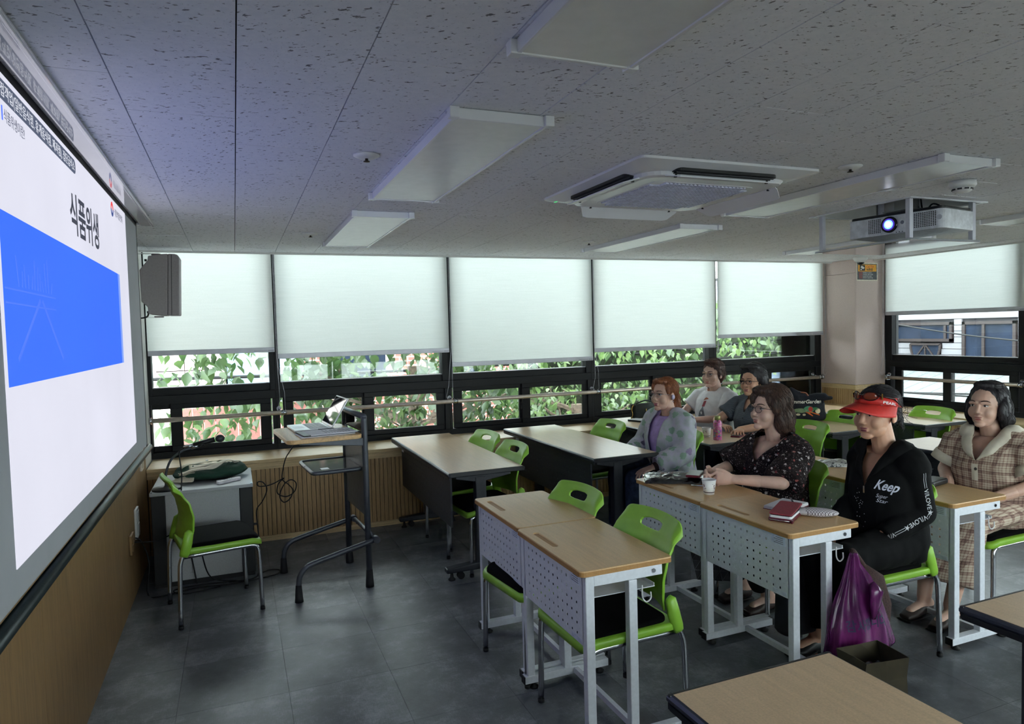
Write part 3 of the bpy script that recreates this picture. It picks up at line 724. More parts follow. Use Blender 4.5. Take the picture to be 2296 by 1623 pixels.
# four way cassette air conditioner
ac = thing('air_conditioner', 'white four way cassette air conditioner with open flaps on ceiling', 'air conditioner', (2.01, 2.83, ZC))
def ringpoly(h, r, n=5): return rrect(-h, h, -h, h, r, n)
def stack(levels, name, m, parent, smooth=False):
    g = MB(); n = len(levels[0][0]); vs = []; fs = []
    for poly, z in levels: vs += [(p[0], p[1], z) for p in poly]
    for k in range(len(levels) - 1):
        for i in range(n): fs.append((k * n + i, k * n + (i + 1) % n, (k + 1) * n + (i + 1) % n, (k + 1) * n + i))
    fs.append(tuple(range(n))); fs.append(tuple((len(levels) - 1) * n + i for i in reversed(range(n))))
    fs = [tuple(reversed(f)) for f in fs]
    return g.add(vs, fs, smooth).obj(name, m, parent)
stack([(ringpoly(.475, .03), -.001), (ringpoly(.475, .03), -.012), (ringpoly(.40, .05), -.034), (ringpoly(.385, .06), -.036)], 'body', M_LPAN, ac)
stack([(ringpoly(.385, .09), -.036), (ringpoly(.375, .09), -.050), (ringpoly(.355, .09), -.054)], 'centre_panel', M_LPAN, ac)
M_ACD = mat('duct_black', (12, 12, 14), .5); M_GRID = mat('grille_slate', (112, 116, 140), .5)
for k in range(4):
    R = Matrix.Rotation(k * PI / 2, 4, 'Z')
    poly = rrect(-.27, .27, .365, .425, .028, 4); g = MB().prism(poly, -.0395, -.024); MB().add(g.v, g.f, False, R).obj('outlet', M_ACD, ac)
    g = MB().box(-.26, .26, .380, .384, -.045, -.030); g.box(-.26, .26, .400, .404, -.045, -.030); MB().add(g.v, g.f, False, R).obj('vane', mat('vane_grey', (60, 60, 64), .5), ac)
    vs = []; fs = []; n = 20
    tilt = .62 if k in (0, 3) else .25
    for i in range(n + 1):
        u = -.295 + .59 * i / n; e_ = max(0, abs(u) - .24) / .055; w1 = .075 * math.sqrt(max(.03, 1 - e_ * e_))
        for (t_, d) in ((0, 0), (w1, 0), (w1, .005), (0, .005)):
            vs.append((u, .372 - t_ * math.cos(tilt) * -1 - (.0 if k in (0, 3) else .0), -.048 - t_ * math.sin(tilt) - d))
    for i in range(n):
        for j in range(4): fs.append((i * 4 + j, i * 4 + (j + 1) % 4, (i + 1) * 4 + (j + 1) % 4, (i + 1) * 4 + j))
    fs += [(0, 1, 2, 3), tuple(n * 4 + j for j in (3, 2, 1, 0))]
    MB().add(vs, fs, False, R).obj('flap', M_LPAN, ac)
    g = MB().box(-.25, -.24, .37, .38, -.058, -.04); g.box(.24, .25, .37, .38, -.058, -.04); MB().add(g.v, g.f, False, R).obj('hinge', M_ACD, ac)
MB().prism(ringpoly(.275, .06), -.0555, -.0535).obj('grille_backing', mat('grille_dark', (26, 24, 34), .7), ac)
g = MB()
for k in range(-12, 13):
    c_ = k * .0215; L_ = .27 if abs(c_) < .22 else .22
    g.box(c_ - .0042, c_ + .0042, -L_, L_, -.062, -.0555); g.box(-L_, L_, c_ - .0042, c_ + .0042, -.0605, -.0555)
tag(g.obj('grille', mat('grille_pale', (206, 210, 230), .45), ac), kind='stuff')
MB().prism([(p[0], p[1]) for p in ringpoly(.282, .06)], -.0557, -.0536).obj('grille_rim', M_LPAN, ac)
for s_ in (-.1, .1): MB().box(.262, .276, s_ - .012, s_ + .012, -.0615, -.054).obj('grille_latch', mat('latch_grey', (130, 130, 138), .5), ac)
MB().box(-.43, -.42, .39, .43, -.026, -.0235).obj('status_lamp', mat('status_green', (60, 210, 120), .4, emit=.6), ac)
# sprinklers, detector
for (x, y, lb) in ((.5, 2.67, 'round white sprinkler head beside the large middle ceiling light'), (.503, 4.79, 'small sprinkler head in the ceiling near the first roller blind'), (2.64, 4.83, 'small sprinkler head beside the ceiling light near the windows'), (2.565, 2.275, 'sprinkler head between air conditioner and long ceiling light')):
    s_ = thing('sprinkler', lb, 'sprinkler', (x, y, ZC), group='sprinkler heads in the ceiling')
    MB().lathe([(.004, -.001), (.050, -.001), (.050, -.005), (.030, -.014), (.004, -.015)]).obj('escutcheon', M_WPLAST, s_)
    MB().lathe([(.003, -.028), (.013, -.027), (.013, -.025), (.006, -.022), (.006, -.014), (.003, -.013)], n=12).obj('nozzle', mat('brass_dark', (70, 62, 54), .4, .7), s_)
sd = thing('smoke_detector', 'round white smoke detector on ceiling by the projector', 'smoke detector', (3.42, 2.36, ZC))
MB().lathe([(.004, -.002), (.060, -.002), (.062, -.022), (.054, -.034), (.004, -.035)], n=28).obj('base', M_WPLAST, sd)
MB().lathe([(.03, -.034), (.046, -.035), (.042, -.048), (.032, -.056), (.004, -.057)], n=28).obj('head', M_WPLAST, sd)
for k in range(9):
    a = 2 * PI * k / 9; M_ = Matrix.Rotation(a, 4, 'Z'); MB().box(.040, .0455, -.010, .010, -.046, -.038, M=M_).obj('vent', M_BLACK, sd)
# ================================================================ projector on ceiling lift
lf = thing('projector_lift', 'white projector lift frame lowered out of square ceiling opening', 'projector lift', (0, 0, 0))
LX0, LX1, LY0, LY1, LZ = 3.585, 4.115, 2.78, 3.40, 2.066
M_FRW = mat('lift_white_steel', (202, 203, 214), .4, var=.03)
for (x, y) in ((LX0, LY0), (LX1, LY0), (LX0, LY1), (LX1, LY1)): MB().box(x - .014, x + .014, y - .014, y + .014, LZ, ZC + .14).obj('post', M_FRW, lf, .002)
MB().box(LX0 - .03, LX1 + .03, LY0 - .03, LY1 + .035, LZ - .014, LZ).obj('tray', mat('mirror_white_tray', (205, 208, 214), .04, .75, .02, 3), lf, .002)
g = MB(); t_ = .016
g.box(HX0 - .02, HX1 + .02, HY0 - .02, HY0, ZC - .006, ZC - .0005); g.box(HX0 - .02, HX1 + .02, HY1, HY1 + .02, ZC - .006, ZC - .0005); g.box(HX0 - .02, HX0, HY0, HY1, ZC - .006, ZC - .0005); g.box(HX1, HX1 + .02, HY0, HY1, ZC - .006, ZC - .0005)
g.obj('opening_trim', M_LPAN, lf)
g = MB(); g.box(HX0, HX0 + .006, HY0, HY1, ZC, 2.455); g.box(HX1 - .006, HX1, HY0, HY1, ZC, 2.455); g.box(HX0, HX1, HY0, HY0 + .006, ZC, 2.455); g.box(HX0, HX1, HY1 - .006, HY1, ZC, 2.455)
g.obj('shaft_lining', M_WHITEW, lf)
MB().box(3.80, 3.87, 2.93, 3.05, 2.27, 2.458).obj('hanger_bracket', M_CHROME, lf, .004)
g = MB(); g.box(3.74, 3.93, 2.90, 3.08, 2.262, 2.27); g.cyl((3.77, 2.93, 2.245), (3.77, 2.93, 2.30), .008); g.cyl((3.90, 3.05, 2.245), (3.90, 3.05, 2.30), .008); g.obj('mount_plate', M_CHROME, lf)
pj = thing('projector', 'white projector with glowing lens hanging from ceiling lift', 'projector', (3.68, 2.96, 2.118), .17)
MB().prism(rrect(0, .36, -.285, .285, .03), 0, .112).obj('case', mat('projector_white', (214, 216, 222), .4), pj, .006)
MB().prism(rrect(.008, .352, -.277, .277, .03), .1125, .128).obj('top_cover', M_BLACK, pj, .004)
g = MB()
for (y0, y1) in ((.075, .165), (-.245, -.075)):
    n = int((y1 - y0) / .0115)
    for i in range(n):
        for j in range(9):
            yy = y0 + i * .0115; zz = .018 + j * .0095; g.box(-.0008, .004, yy, yy + .0065, zz, zz + .0062)
tag(g.obj('vent_slots', M_BLACK, pj), kind='stuff')
M_LENSR = mat('lens_barrel', (14, 13, 20), .25)
MB().cyl((-.012, .02, .058), (.02, .02, .058), .047, .050, 28).obj('lens_ring', M_LENSR, pj)
MB().cyl((-.0135, .02, .058), (-.012, .02, .058), .036, .036, 28).obj('lens_glass', mat('lens_violet', (70, 50, 170), .1, emit=.9), pj)
MB().cyl((-.0145, .02, .058), (-.0135, .02, .058), .027, .027, 24).obj('lens_glow_ring', mat('lens_blue', (110, 170, 250), .1, emit=2.2), pj)
MB().cyl((-.0155, .02, .058), (-.0145, .02, .058), .017, .017, 24).obj('lens_glow', mat('lens_white', (250, 248, 255), .1, emit=9.0), pj)
MB().cyl((-.001, -.055, .062), (.002, -.055, .062), .011, .011, 16).obj('sensor_window', mat('sensor_grey', (120, 124, 140), .3), pj)
MB().cyl((-.001, -.262, .062), (.002, -.262, .062), .015, .015, 16).obj('badge', mat('badge_grey', (190, 192, 200), .3), pj)
g = MB()
for k in range(3): g.cyl((-.001, -.02 - k * .018, .008), (.002, -.02 - k * .018, .008), .003, n=8)
g.obj('indicator', M_BLACK, pj)
MB().tube(spline([(.2, -.12, .125), (.22, -.16, .15), (.25, -.10, .18), (.3, -.02, .15), (.33, .02, .34)]), .005, 6).obj('cable', M_RUBBER, pj)
# ================================================================ CCTV dome and sign on the pillar
cc = thing('security_camera', 'small white dome security camera on ceiling by the pillar', 'camera', (6.30, 5.46, ZC))
MB().lathe([(.004, -.001), (.072, -.001), (.072, -.014), (.060, -.036), (.050, -.044), (.004, -.045)], n=28).obj('base', M_WPLAST, cc)
MB().lathe([(.038, -.044), (.036, -.058), (.028, -.072), (.014, -.080), (.003, -.082)], n=24).obj('dome', mat('smoked_dome', (26, 26, 30), .08), cc)
MB().lathe([(.038, -.044), (.046, -.046), (.043, -.054), (.037, -.052)], n=24).obj('dome_rim', M_WPLAST, cc)
sg = thing('warning_sign', 'orange and grey CCTV notice on the pink pillar', 'sign', (0, 0, 0))
yS = SY - .012; sx0, sx1, sz0, sz1 = 6.418, 6.738, 2.055, 2.25
g = MB(); g.box(sx0, sx1, yS - .003, yS - .0005, sz0, sz1)
for k in range(20):
    xx = sx0 + .004 + k * .016; g.box(xx, xx + .008, yS - .003, yS - .0005, sz0 - .005, sz0); g.box(xx, xx + .008, yS - .003, yS - .0005, sz1, sz1 + .005)
g.obj('backing', mat('sign_cream', (226, 220, 204), .6), sg)
MB().box(sx0 + .012, sx1 - .012, yS - .0045, yS - .003, sz0 + .010, sz1 - .010).obj('panel', mat('sign_grey', (92, 94, 98), .6), sg)
MB().box(sx0 + .022, sx1 - .022, yS - .0055, yS - .0045, sz0 + .100, sz1 - .018).obj('orange_field', mat('sign_orange', (236, 168, 58), .6), sg)
MB().box(sx0 + .045, sx0 + .125, yS - .0065, yS - .0055, sz0 + .108, sz1 - .024).obj('icon_field', mat('sign_black', (44, 44, 48), .6), sg)
g = MB().prism([(sx0 + .055, sz0 + .145), (sx0 + .095, sz0 + .125), (sx0 + .118, sz0 + .140), (sx0 + .075, sz0 + .165)], yS - .0075, yS - .0065, 'y'); g.box(sx0 + .055, sx0 + .075, yS - .0075, yS - .0065, sz0 + .115, sz0 + .128)
g.obj('camera_icon', M_WPLAST, sg)
M_SRED = mat('sign_red', (204, 70, 50), .6)
def flat_text(body, size, x, z, m, parent, name, fit=None, bold=0.0, y=yS - .0062):
    me = text_mesh(body, size, .0003, bold); place_mesh(me, (x, y, z), (1, 0, 0), (0, 0, 1), fit); return link(name, me, m, parent)
flat_text('CCTV', .036, sx0 + .145, sz0 + .140, M_SRED, sg, 'heading', .115, .0006); flat_text('녹화중', .034, sx0 + .145, sz0 + .108, MATS['sign_black'], sg, 'heading', .10, .0006)
for k, (a, b) in enumerate((('설치목적', '범죄예방 및 시설안전'), ('촬영범위', '교육실 내부 전체'), ('촬영시간', '24시간 연속 촬영'), ('관리책임', '032-000-0000'))):
    if k == 3: b = '복지관 시설관리팀'
    zz = sz0 + .080 - k * .019; flat_text(a, .016, sx0 + .035, zz, M_SRED, sg, 'notice_heading', .05, y=yS - .0048); flat_text(b, .016, sx0 + .095, zz, M_WPLAST, sg, 'notice_text', .13 + .02 * (k % 2), y=yS - .0048)
# ================================================================ loudspeaker on the front wall
sk = thing('wall_speaker', 'dark grey loudspeaker on wall bracket beside the first blind', 'speaker')
body = [(-.425, 2.23), (-.445, 1.78), (-.483, 1.78), (-.57, 1.793), (-.572, 1.843), (-.611, 1.882), (-.614, 2.11), (-.56, 2.178), (-.554, 2.213), (-.468, 2.226)]
M_SPK = mat('speaker_grey', (138, 130, 132), .55, var=.04, scale=80)
MB().prism(list(reversed(body)), 5.60, 5.80, 'y').obj('cabinet', M_SPK, sk, .006)
MB().prism(list(reversed([(-.36, 2.222), (-.349, 2.204), (-.366, 1.779), (-.445, 1.78), (-.425, 2.23), (-.38, 2.229)])), 5.598, 5.802, 'y').obj('front_grille', M_SPK, sk, .008)
MB().prism(list(reversed([(-.404, 2.228), (-.398, 2.22), (-.415, 1.785), (-.42, 1.782)])), 5.5975, 5.8025, 'y').obj('grille_seam', mat('speaker_dark', (70, 66, 68), .6), sk)
for z_, s_ in ((2.228, 1), (1.778, -1)):
    MB().cyl((-.51, 5.70, z_), (-.51, 5.70, z_ + s_ * .010), .032, n=20).obj('pivot_knob', M_SPK, sk)
    MB().box(XL, -.50, 5.685, 5.715, z_ + s_ * .010 - .002, z_ + s_ * .010 + .002).obj('bracket_arm', M_WPLAST, sk)
g = MB().box(-.585, -.57, 5.66, 5.69, 2.18, 2.195); g.box(-.585, -.57, 5.66, 5.69, 1.80, 1.815); g.obj('terminal', M_BLACK, sk)
MB().tube(spline([(-.575, 5.67, 1.80), (-.585, 5.67, 1.775), (-.62, 5.67, 1.765), (XL, 5.67, 1.77)]), .006, 6).obj('cable', M_RUBBER, sk)
# sockets on the front wall
for (y, z0, z1, lb, m) in ((4.98, .33, .52, 'white double wall socket low on the panelled wall', M_WPLAST), (4.72, .30, .42, 'brown wall socket with a plugged cable near the cabinet', M_PANEL), (5.35, .70, .86, 'slim metal cable plate on the panelled wall under the screen end', M_STEEL)):
    s_ = thing('wall_socket', lb, 'socket', (XL + .010, y, z0), group=None)
    MB().box(0, .014, -.06, .06, 0, z1 - z0).obj('plate', m, s_, .003)
    g = MB(); g.box(.014, .018, -.04, .04, .02, (z1 - z0) * .48); g.box(.014, .018, -.04, .04, (z1 - z0) * .54, z1 - z0 - .02); g.obj('insert', m, s_, .002)
# ================================================================ furniture
def m_lam(name, col, rough, coat=.0):
    t = NT(name); co = t.coord('Object')
    n1 = t.noise(t.mapping(co, (70, 5, 5)), 1.0, 4, .6); n2 = t.noise(co, 190, 2); k = t.mix(.5, n1, n2)
    t.col(t.ramp(k, [(.32, tuple(x * .92 for x in col)), (.7, tuple(min(255, x * 1.06) for x in col))])); t.set(Roughness=rough)
    if coat: t.b.inputs['Coat Weight'].default_value = coat
    return t.m
M_TOP = m_lam('beech_laminate', (206, 176, 142), .30); M_MDF = m_lam('desk_mdf', (205, 166, 116), .34); M_MDFE = m_lam('desk_mdf_edge', (170, 126, 74), .5)
M_DARK = mat('anthracite_steel', (46, 48, 54), .45, .2, .08, 40); M_TRIM = mat('black_edge_trim', (22, 23, 28), .38)
M_TRIMB = mat('ribbed_edge_trim', (52, 54, 66), .3)
M_DESKW = mat('white_powder_coat', (222, 225, 232), .38, var=.03, scale=60); M_GREEN = mat('lime_green_plastic', (138, 188, 58), .38, var=.05, scale=12)
M_CUSH = mat('black_mesh_cushion', (9, 9, 10), .95, spec=.1, var=.3, scale=600, bump=.3, bscale=900)
M_PAPER = mat('white_paper', (228, 228, 232), .8, var=.02, scale=8)

def perf(w_, z0, z1, cols, rows, hole, px, pz, zt, th, M=None):
    """perforated sheet in the yz plane, holes are real openings"""
    ys = [-w_ / 2]; zs = [z0]; hy = []; hz = []
    y0 = -(cols - 1) * px / 2
    for i in range(cols): ys += [y0 + i * px - hole / 2, y0 + i * px + hole / 2]; hy.append(2 * i + 1)
    ys.append(w_ / 2)
    for j in range(rows): zc = zt - (rows - 1 - j) * pz; zs += [zc - hole / 2, zc + hole / 2]; hz.append(2 * j + 1)
    zs.append(z1); g = MB(); ny, nz = len(ys), len(zs); vs = []; fs = []
    for xx in (0, th):
        for z in zs:
            for y in ys: vs.append((xx, y, z))
    N = ny * nz
    for j in range(nz - 1):
        for i in range(ny - 1):
            a = j * ny + i
            if i in hy and j in hz:
                for (p, q) in ((a, a + 1), (a + 1, a + ny + 1), (a + ny + 1, a + ny), (a + ny, a)): fs.append((p, q, q + N, p + N))
            else: fs.append((a, a + ny, a + ny + 1, a + 1)); fs.append((a + N, a + N + 1, a + N + ny + 1, a + N + ny))
    g.add(vs, fs)
    b = ys[0]; e_ = ys[-1]
    g.box(0, th, b - .0005, b, z0, z1); g.box(0, th, e_, e_ + .0005, z0, z1); g.box(0, th, b, e_, z0 - .0005, z0)
    return g

def make_table(Lx, Ly, label):
    """dark legged wheeled table, sitter's side is +x"""
    r = thing('training_table', label, 'table', group='wheeled training tables with beech tops'); D, h = Lx, Ly / 2
    MB().box(.012, D - .012, -h + .012, h - .012, .698, .72).obj('tabletop', M_TOP, r)
    g = MB()
    prof = [(.0, .7035), (.0045, .6975), (.014, .690), (.014, .7195), (.006, .7175), (.0, .711)]
    g.prism([(p[0], p[1]) for p in prof], -h, h, 'y'); g.obj('edge_trim', M_TRIMB, r)
    g = MB()
    for k in range(3): g.box(.0015 + k * .003, .004 + k * .003, -h + .004, h - .004, .684 - k * .004, .6965 - k * .001)
    g.obj('edge_ribs', M_TRIM, r)
    g = MB(); g.prism([(D - p[0], p[1]) for p in prof][::-1], -h, h, 'y'); g.obj('edge_trim', M_TRIM, r)
    for s_ in (-1, 1):
        y0, y1 = (h - .013, h) if s_ > 0 else (-h, -h + .013)
        MB().box(.002, D - .002, y0, y1, .690, .7195).obj('end_trim', M_TRIM, r, .004)
    g = perf(Ly - .30, .335, .672, 20, 6, .0075, (Ly - .42) / 20, .045, .63, .012); o = g.obj('modesty_panel', M_DARK, r); o.location = (.055, 0, 0)
    MB().box(.05, .054, h - .24, h - .17, .625, .662).obj('sticker', M_PAPER, r)
    for s_ in (-1, 1):
        y = s_ * (h - (.125 if s_ < 0 else .22))
        MB().box(.21, .285, y - .028, y + .028, .085, .66).obj('column', M_DARK, r, .006)
        MB().prism([(.08, .655), (.08, .683), (.46, .683), (.46, .655), (.30, .63), (.20, .63)][::-1], y - .025, y + .025, 'y').obj('top_bracket', M_DARK, r, .004)
        f = MB().prism([(.0, .052), (.0, .082), (.19, .098), (.31, .098), (.50, .082), (.50, .052)][::-1], y - .032, y + .032, 'y').obj('foot_bar', M_DARK, r, .008)
        for xx in (.04, .46):
            MB().lathe([(.004, 0), (.022, .0), (.024, .006), (.012, .018), (.008, .052), (.003, .053)], (xx, y, 0), 14).obj('leveller', M_RUBBER, f)
        for xx in (.10, .40):
            g = MB().cyl((xx, y - .016, .024), (xx, y - .004, .024), .0235, n=18); g.cyl((xx, y + .004, .024), (xx, y + .016, .024), .0235, n=18); g.box(xx - .012, xx + .012, y - .005, y + .005, .018, .054); g.obj('caster', M_RUBBER, f)
    MB().box(.235, .26, -h + .15, h - .15, .625, .66).obj('beam', M_DARK, r)
    return r
tables = [(1.20, 4.075, 5.755, 'beech topped table nearest the lectern, two empty chairs behind it'), (2.215, 4.05, 5.73, 'beech topped table in front of the ginger haired woman'),
          (3.225, 4.105, 5.80, 'beech topped table with pink bottle and paper cup'), (4.387, 4.075, 5.75, 'beech topped table carrying the black garden tote bag'), (5.32, 4.02, 5.62, 'beech topped table at the far end, nearest the pillar'),
          (4.31, 1.90, 3.575, 'beech topped table seen behind the visor wearing woman'), (.926, -.31, 1.345, 'near beech topped table cut off at bottom centre'), (2.03, -.27, 1.405, 'near beech topped table cut off at bottom right')]
tp0 = None
for (x, y0, y1, lb) in tables:
    if tp0 is None: tp0 = make_table(.52, 1.68, lb); o = tp0
    else: o = copy_tree(tp0, None, label=lb)
    o.location = (x, (y0 + y1) / 2, 0)

def make_desk(label):
    """single school desk, perforated modesty panel on the -x side"""
    r = thing('school_desk', label, 'desk', group='white single desks with perforated panels'); D, h = .40, .305
    me = MB().prism(rrect(0, D, -h, h, .022, 4), .698, .72).mesh('desktop')
    cut = MB().loft([((.052, .02, .7165), .010, .010), ((.052, .21, .7165), .010, .010)], 8, (1, 0, 0)).mesh()
    cut = MB().prism(rrect(.040, .064, .005, .215, .011, 4), .711, .73).mesh()
    me = boolean(me, cut); me.materials.clear(); o = link('desktop', me, M_MDF, r, .004, 2)
    MB().prism(rrect(-.0006, D + .0006, -h - .0006, h + .0006, .022, 4), .6985, .7155).obj('desktop_edge', M_MDFE, r)
    g = perf(.55, .43, .690, 12, 6, .0105, .0405, .0385, .655, .0015); o = g.obj('perforated_panel', M_DESKW, r); o.location = (.022, 0, 0)
    g = MB(); g.box(.0215, .0225, -.275, -.2735, .43, .69); 
    MB().box(.0205, .0215, -.255, -.175, .650, .688).obj('asset_label', mat('label_white', (214, 220, 236), .6), r)
    g = MB()
    for k in range(4): g.box(.0200, .0205, -.245, -.190 - .01 * (k % 2), .655 + k * .008, .6575 + k * .008)
    g.obj('label_print', M_PRINT, r)
    MB().box(.0205, .0215, -.262, -.180, .434, .452).obj('maker_label', MATS['label_white'], r)
    for s_ in (-1, 1):
        y = s_ * .283
        MB().box(.022, .058, y - .016, y + .016, .055, .694).obj('leg', M_DESKW, r, .003)
        MB().box(.205, .241, y - .016, y + .016, .055, .655).obj('leg', M_DESKW, r, .003)
        MB().box(.058, .355, y - .014, y + .014, .655, .695).obj('side_rail', M_DESKW, r, .003)
        MB().cyl((.315, y + s_ * .013, .676), (.315, y + s_ * .018, .676), .008, n=10).obj('bolt', M_CHROME, r)
        f = MB().box(.008, .43, y - .018, y + .018, .028, .062).obj('foot_bar', M_DESKW, r, .002)
        for xx in (.004, .430): MB().box(xx, xx + .008, y - .0175, y + .0175, .0285, .0615).obj('end_cap', M_BLACK, f)
        for xx in (.055, .39): MB().lathe([(.004, 0), (.020, 0), (.022, .008), (.009, .014), (.008, .028), (.003, .0285)], (xx, y, 0), 14).obj('leveller', M_RUBBER, f)
    MB().box(.06, .34, -.266, .266, .60, .603).obj('book_shelf', M_DESKW, r); MB().box(.335, .338, -.266, .266, .60, .615).obj('shelf_lip', M_DESKW, r)
    MB().box(.25, .27, -.266, .266, .032, .058).obj('cross_bar', M_DESKW, r)
    MB().tube(spline([(.26, -.302, .63), (.26, -.304, .585), (.275, -.306, .565), (.295, -.306, .575), (.295, -.306, .60)]), .0028, 6).obj('bag_hook', M_WPLAST, r)
    return r
dk0 = None
for (x, yc, lb) in ((1.137, 3.095, 'empty white desk with perforated panel beside the dark wheeled table'), (1.125, 2.478, 'empty white desk with perforated panel nearest the viewer'), (2.128, 3.095, 'white desk carrying the clear plastic bag and paper cup'),
                    (2.115, 2.49, 'white desk with red wallet and open notebook, bag hanging from it'), (3.135, 3.125, 'white desk with the silver snack bag, behind the floral blouse woman'), (3.13, 2.505, 'white desk in front of the plaid dressed woman')):
    if dk0 is None: dk0 = make_desk(lb); o = dk0
    else: o = copy_tree(dk0, None, label=lb)
    o.location = (x, yc, 0)

def make_chair(label):
    """stacking chair, sitter faces -x"""
    r = thing('stacking_chair', label, 'chair', group='green stacking chairs')
    # backrest shell with hand slot
    nu, nv = 40, 34; vs = []; P_ = {}
    prof = [(.0, .196), (.18, .180), (.38, .174), (.6, .186), (.8, .215), (1.0, .262)]
    def px(v):
        for (a, xa), (b, xb) in zip(prof[:-1], prof[1:]):
            if v <= b: t = (v - a) / (b - a); t = t * t * (3 - 2 * t) * .5 + t * .5; return xa + (xb - xa) * t
        return prof[-1][1]
    def pos(u, v):
        hw = .188 + .022 * math.sin(min(1, v * 1.15) * PI * .75)
        z = .475 + .335 * v; rr = .045
        y = u * hw; e_ = abs(y) - (hw - rr)
        if e_ > 0 and v > .6: z -= (rr - math.sqrt(max(0, rr * rr - e_ * e_))) * min(1, (v - .6) / .4) ** 1.5
        z += .012 * (1 - u * u) * max(0, v - .7) / .3
        rib = 0.0
        if v < .5 and abs(u) < .7: rib = .004 * max(0, math.sin(v * 2 * PI * 7 / 1.0 * .95)) ** 2 * (1 - abs(u) / .7) ** .3
        return (px(v) - .052 * u * u * (1 - .35 * v) - rib, y, z)
    sl_u, sl_v, cu, cv = .36, .048, 0.0, .855
    fs = []; idx = []
    for j in range(nv + 1):
        for i in range(nu + 1): vs.append((-1 + 2 * i / nu, j / nv))
    def inside(u, v): return abs((u - cu) / sl_u) ** 3.2 + abs((v - cv) / sl_v) ** 3.2 < 1
    for j in range(nv):
        for i in range(nu):
            q = [j * (nu + 1) + i, j * (nu + 1) + i + 1, (j + 1) * (nu + 1) + i + 1, (j + 1) * (nu + 1) + i]
            c_ = (sum(vs[a][0] for a in q) / 4, sum(vs[a][1] for a in q) / 4)
            if not inside(*c_): fs.append(tuple(q))
    used = {}
    for f in fs:
        for a in f: used[a] = used.get(a, 0) + 1
    vv = list(vs)
    for a, n in used.items():
        u, v = vs[a]
        if n < 4 and abs(u - cu) < .5 and abs(v - cv) < .12 and 0 < v < .99:
            du, dv = (u - cu) / sl_u, (v - cv) / sl_v; k = (abs(du) ** 3.2 + abs(dv) ** 3.2) ** (1 / 3.2)
            if k > 1e-3: vv[a] = (cu + du / k * sl_u, cv + dv / k * sl_v)
    g = MB().add([pos(*q) for q in vv], fs, True)
    o = bpy.data.objects.new('t', g.mesh()); m = o.modifiers.new('s', 'SOLIDIFY'); m.thickness = .011; m.offset = 0; m = o.modifiers.new('b', 'BEVEL'); m.width = .003; m.segments = 2; m.limit_method = 'ANGLE'
    me = ev_mesh(o); me.polygons.foreach_set('use_smooth', [True] * len(me.polygons)); link('backrest', me, M_GREEN, r)
    # seat shell and cushion
    def slab(x0, x1, hw, z0, z1, rr, front, name, m, ins=0.0):
        poly = rrect(x0, x1, -hw, hw, rr, 5); n = len(poly); L = []
        for (k, zz, sh) in ((0, z0, .012), (1, z0 + .006, 0), (2, z1 - .008, 0), (3, z1 - .002, .005), (4, z1, .014)):
            c0 = ((x0 + x1) / 2, 0); ring = []
            for p in poly:
                d = V((p[0] - c0[0], p[1])); d2 = d * (1 - sh / max(d.length, .01)); x_ = c0[0] + d2.x
                drop = front * max(0, (x0 + .09 - x_) / .09) ** 2
                side = -.010 * max(0, abs(d2.y) / hw - .6) / .4 if ins else 0
                ring.append((x_, d2.y, zz - drop))
            L.append(ring)
        g = MB(); vs_ = [p for ring in L for p in ring]; f_ = []
        for k in range(4):
            for i in range(n): f_.append((k * n + i, k * n + (i + 1) % n, (k + 1) * n + (i + 1) % n, (k + 1) * n + i))
        f_ += [tuple(reversed(range(n))), tuple(4 * n + i for i in range(n))]
        return g.add(vs_, f_, True).obj(name, m, r)
    slab(-.235, .195, .222, .402, .436, .05, .026, 'seat', M_GREEN); slab(-.222, .160, .198, .430, .455, .045, .020, 'cushion', M_CUSH)
    for s_ in (-1, 1):
        b = MB().loft([((.150, s_ * .206, .535), .010, .014), ((.158, s_ * .210, .525), .017, .024), ((.170, s_ * .212, .47), .019, .028), ((.186, s_ * .214, .415), .018, .026), ((.192, s_ * .214, .398), .014, .022)], 14, (0, 1, 0))
        b.obj('back_bracket', M_GREEN, r)
        l_ = MB().tube(spline([(.172, s_ * .213, .47), (.190, s_ * .214, .41), (.207, s_ * .217, .37), (.214, s_ * .219, .30), (.222, s_ * .222, .012)], 5), .0125, 12).obj('leg', M_CHROME, r)
        MB().lathe([(.004, 0), (.0138, 0), (.0138, .016), (.004, .0165)], (.222, s_ * .222, 0), 12).obj('leg_cap', M_RUBBER, l_)
        l_ = MB().tube(spline([(.19, s_ * .200, .392), (-.10, s_ * .200, .392), (-.185, s_ * .202, .388), (-.207, s_ * .203, .365), (-.212, s_ * .205, .30), (-.218, s_ * .208, .012)], 5), .0125, 12).obj('leg', M_CHROME, r)
        MB().lathe([(.004, 0), (.0138, 0), (.0138, .016), (.004, .0165)], (-.218, s_ * .208, 0), 12).obj('leg_cap', M_RUBBER, l_)
    MB().cyl((.16, -.20, .392), (.16, .20, .392), .009, n=10).obj('cross_tube', M_CHROME, r)
    return r
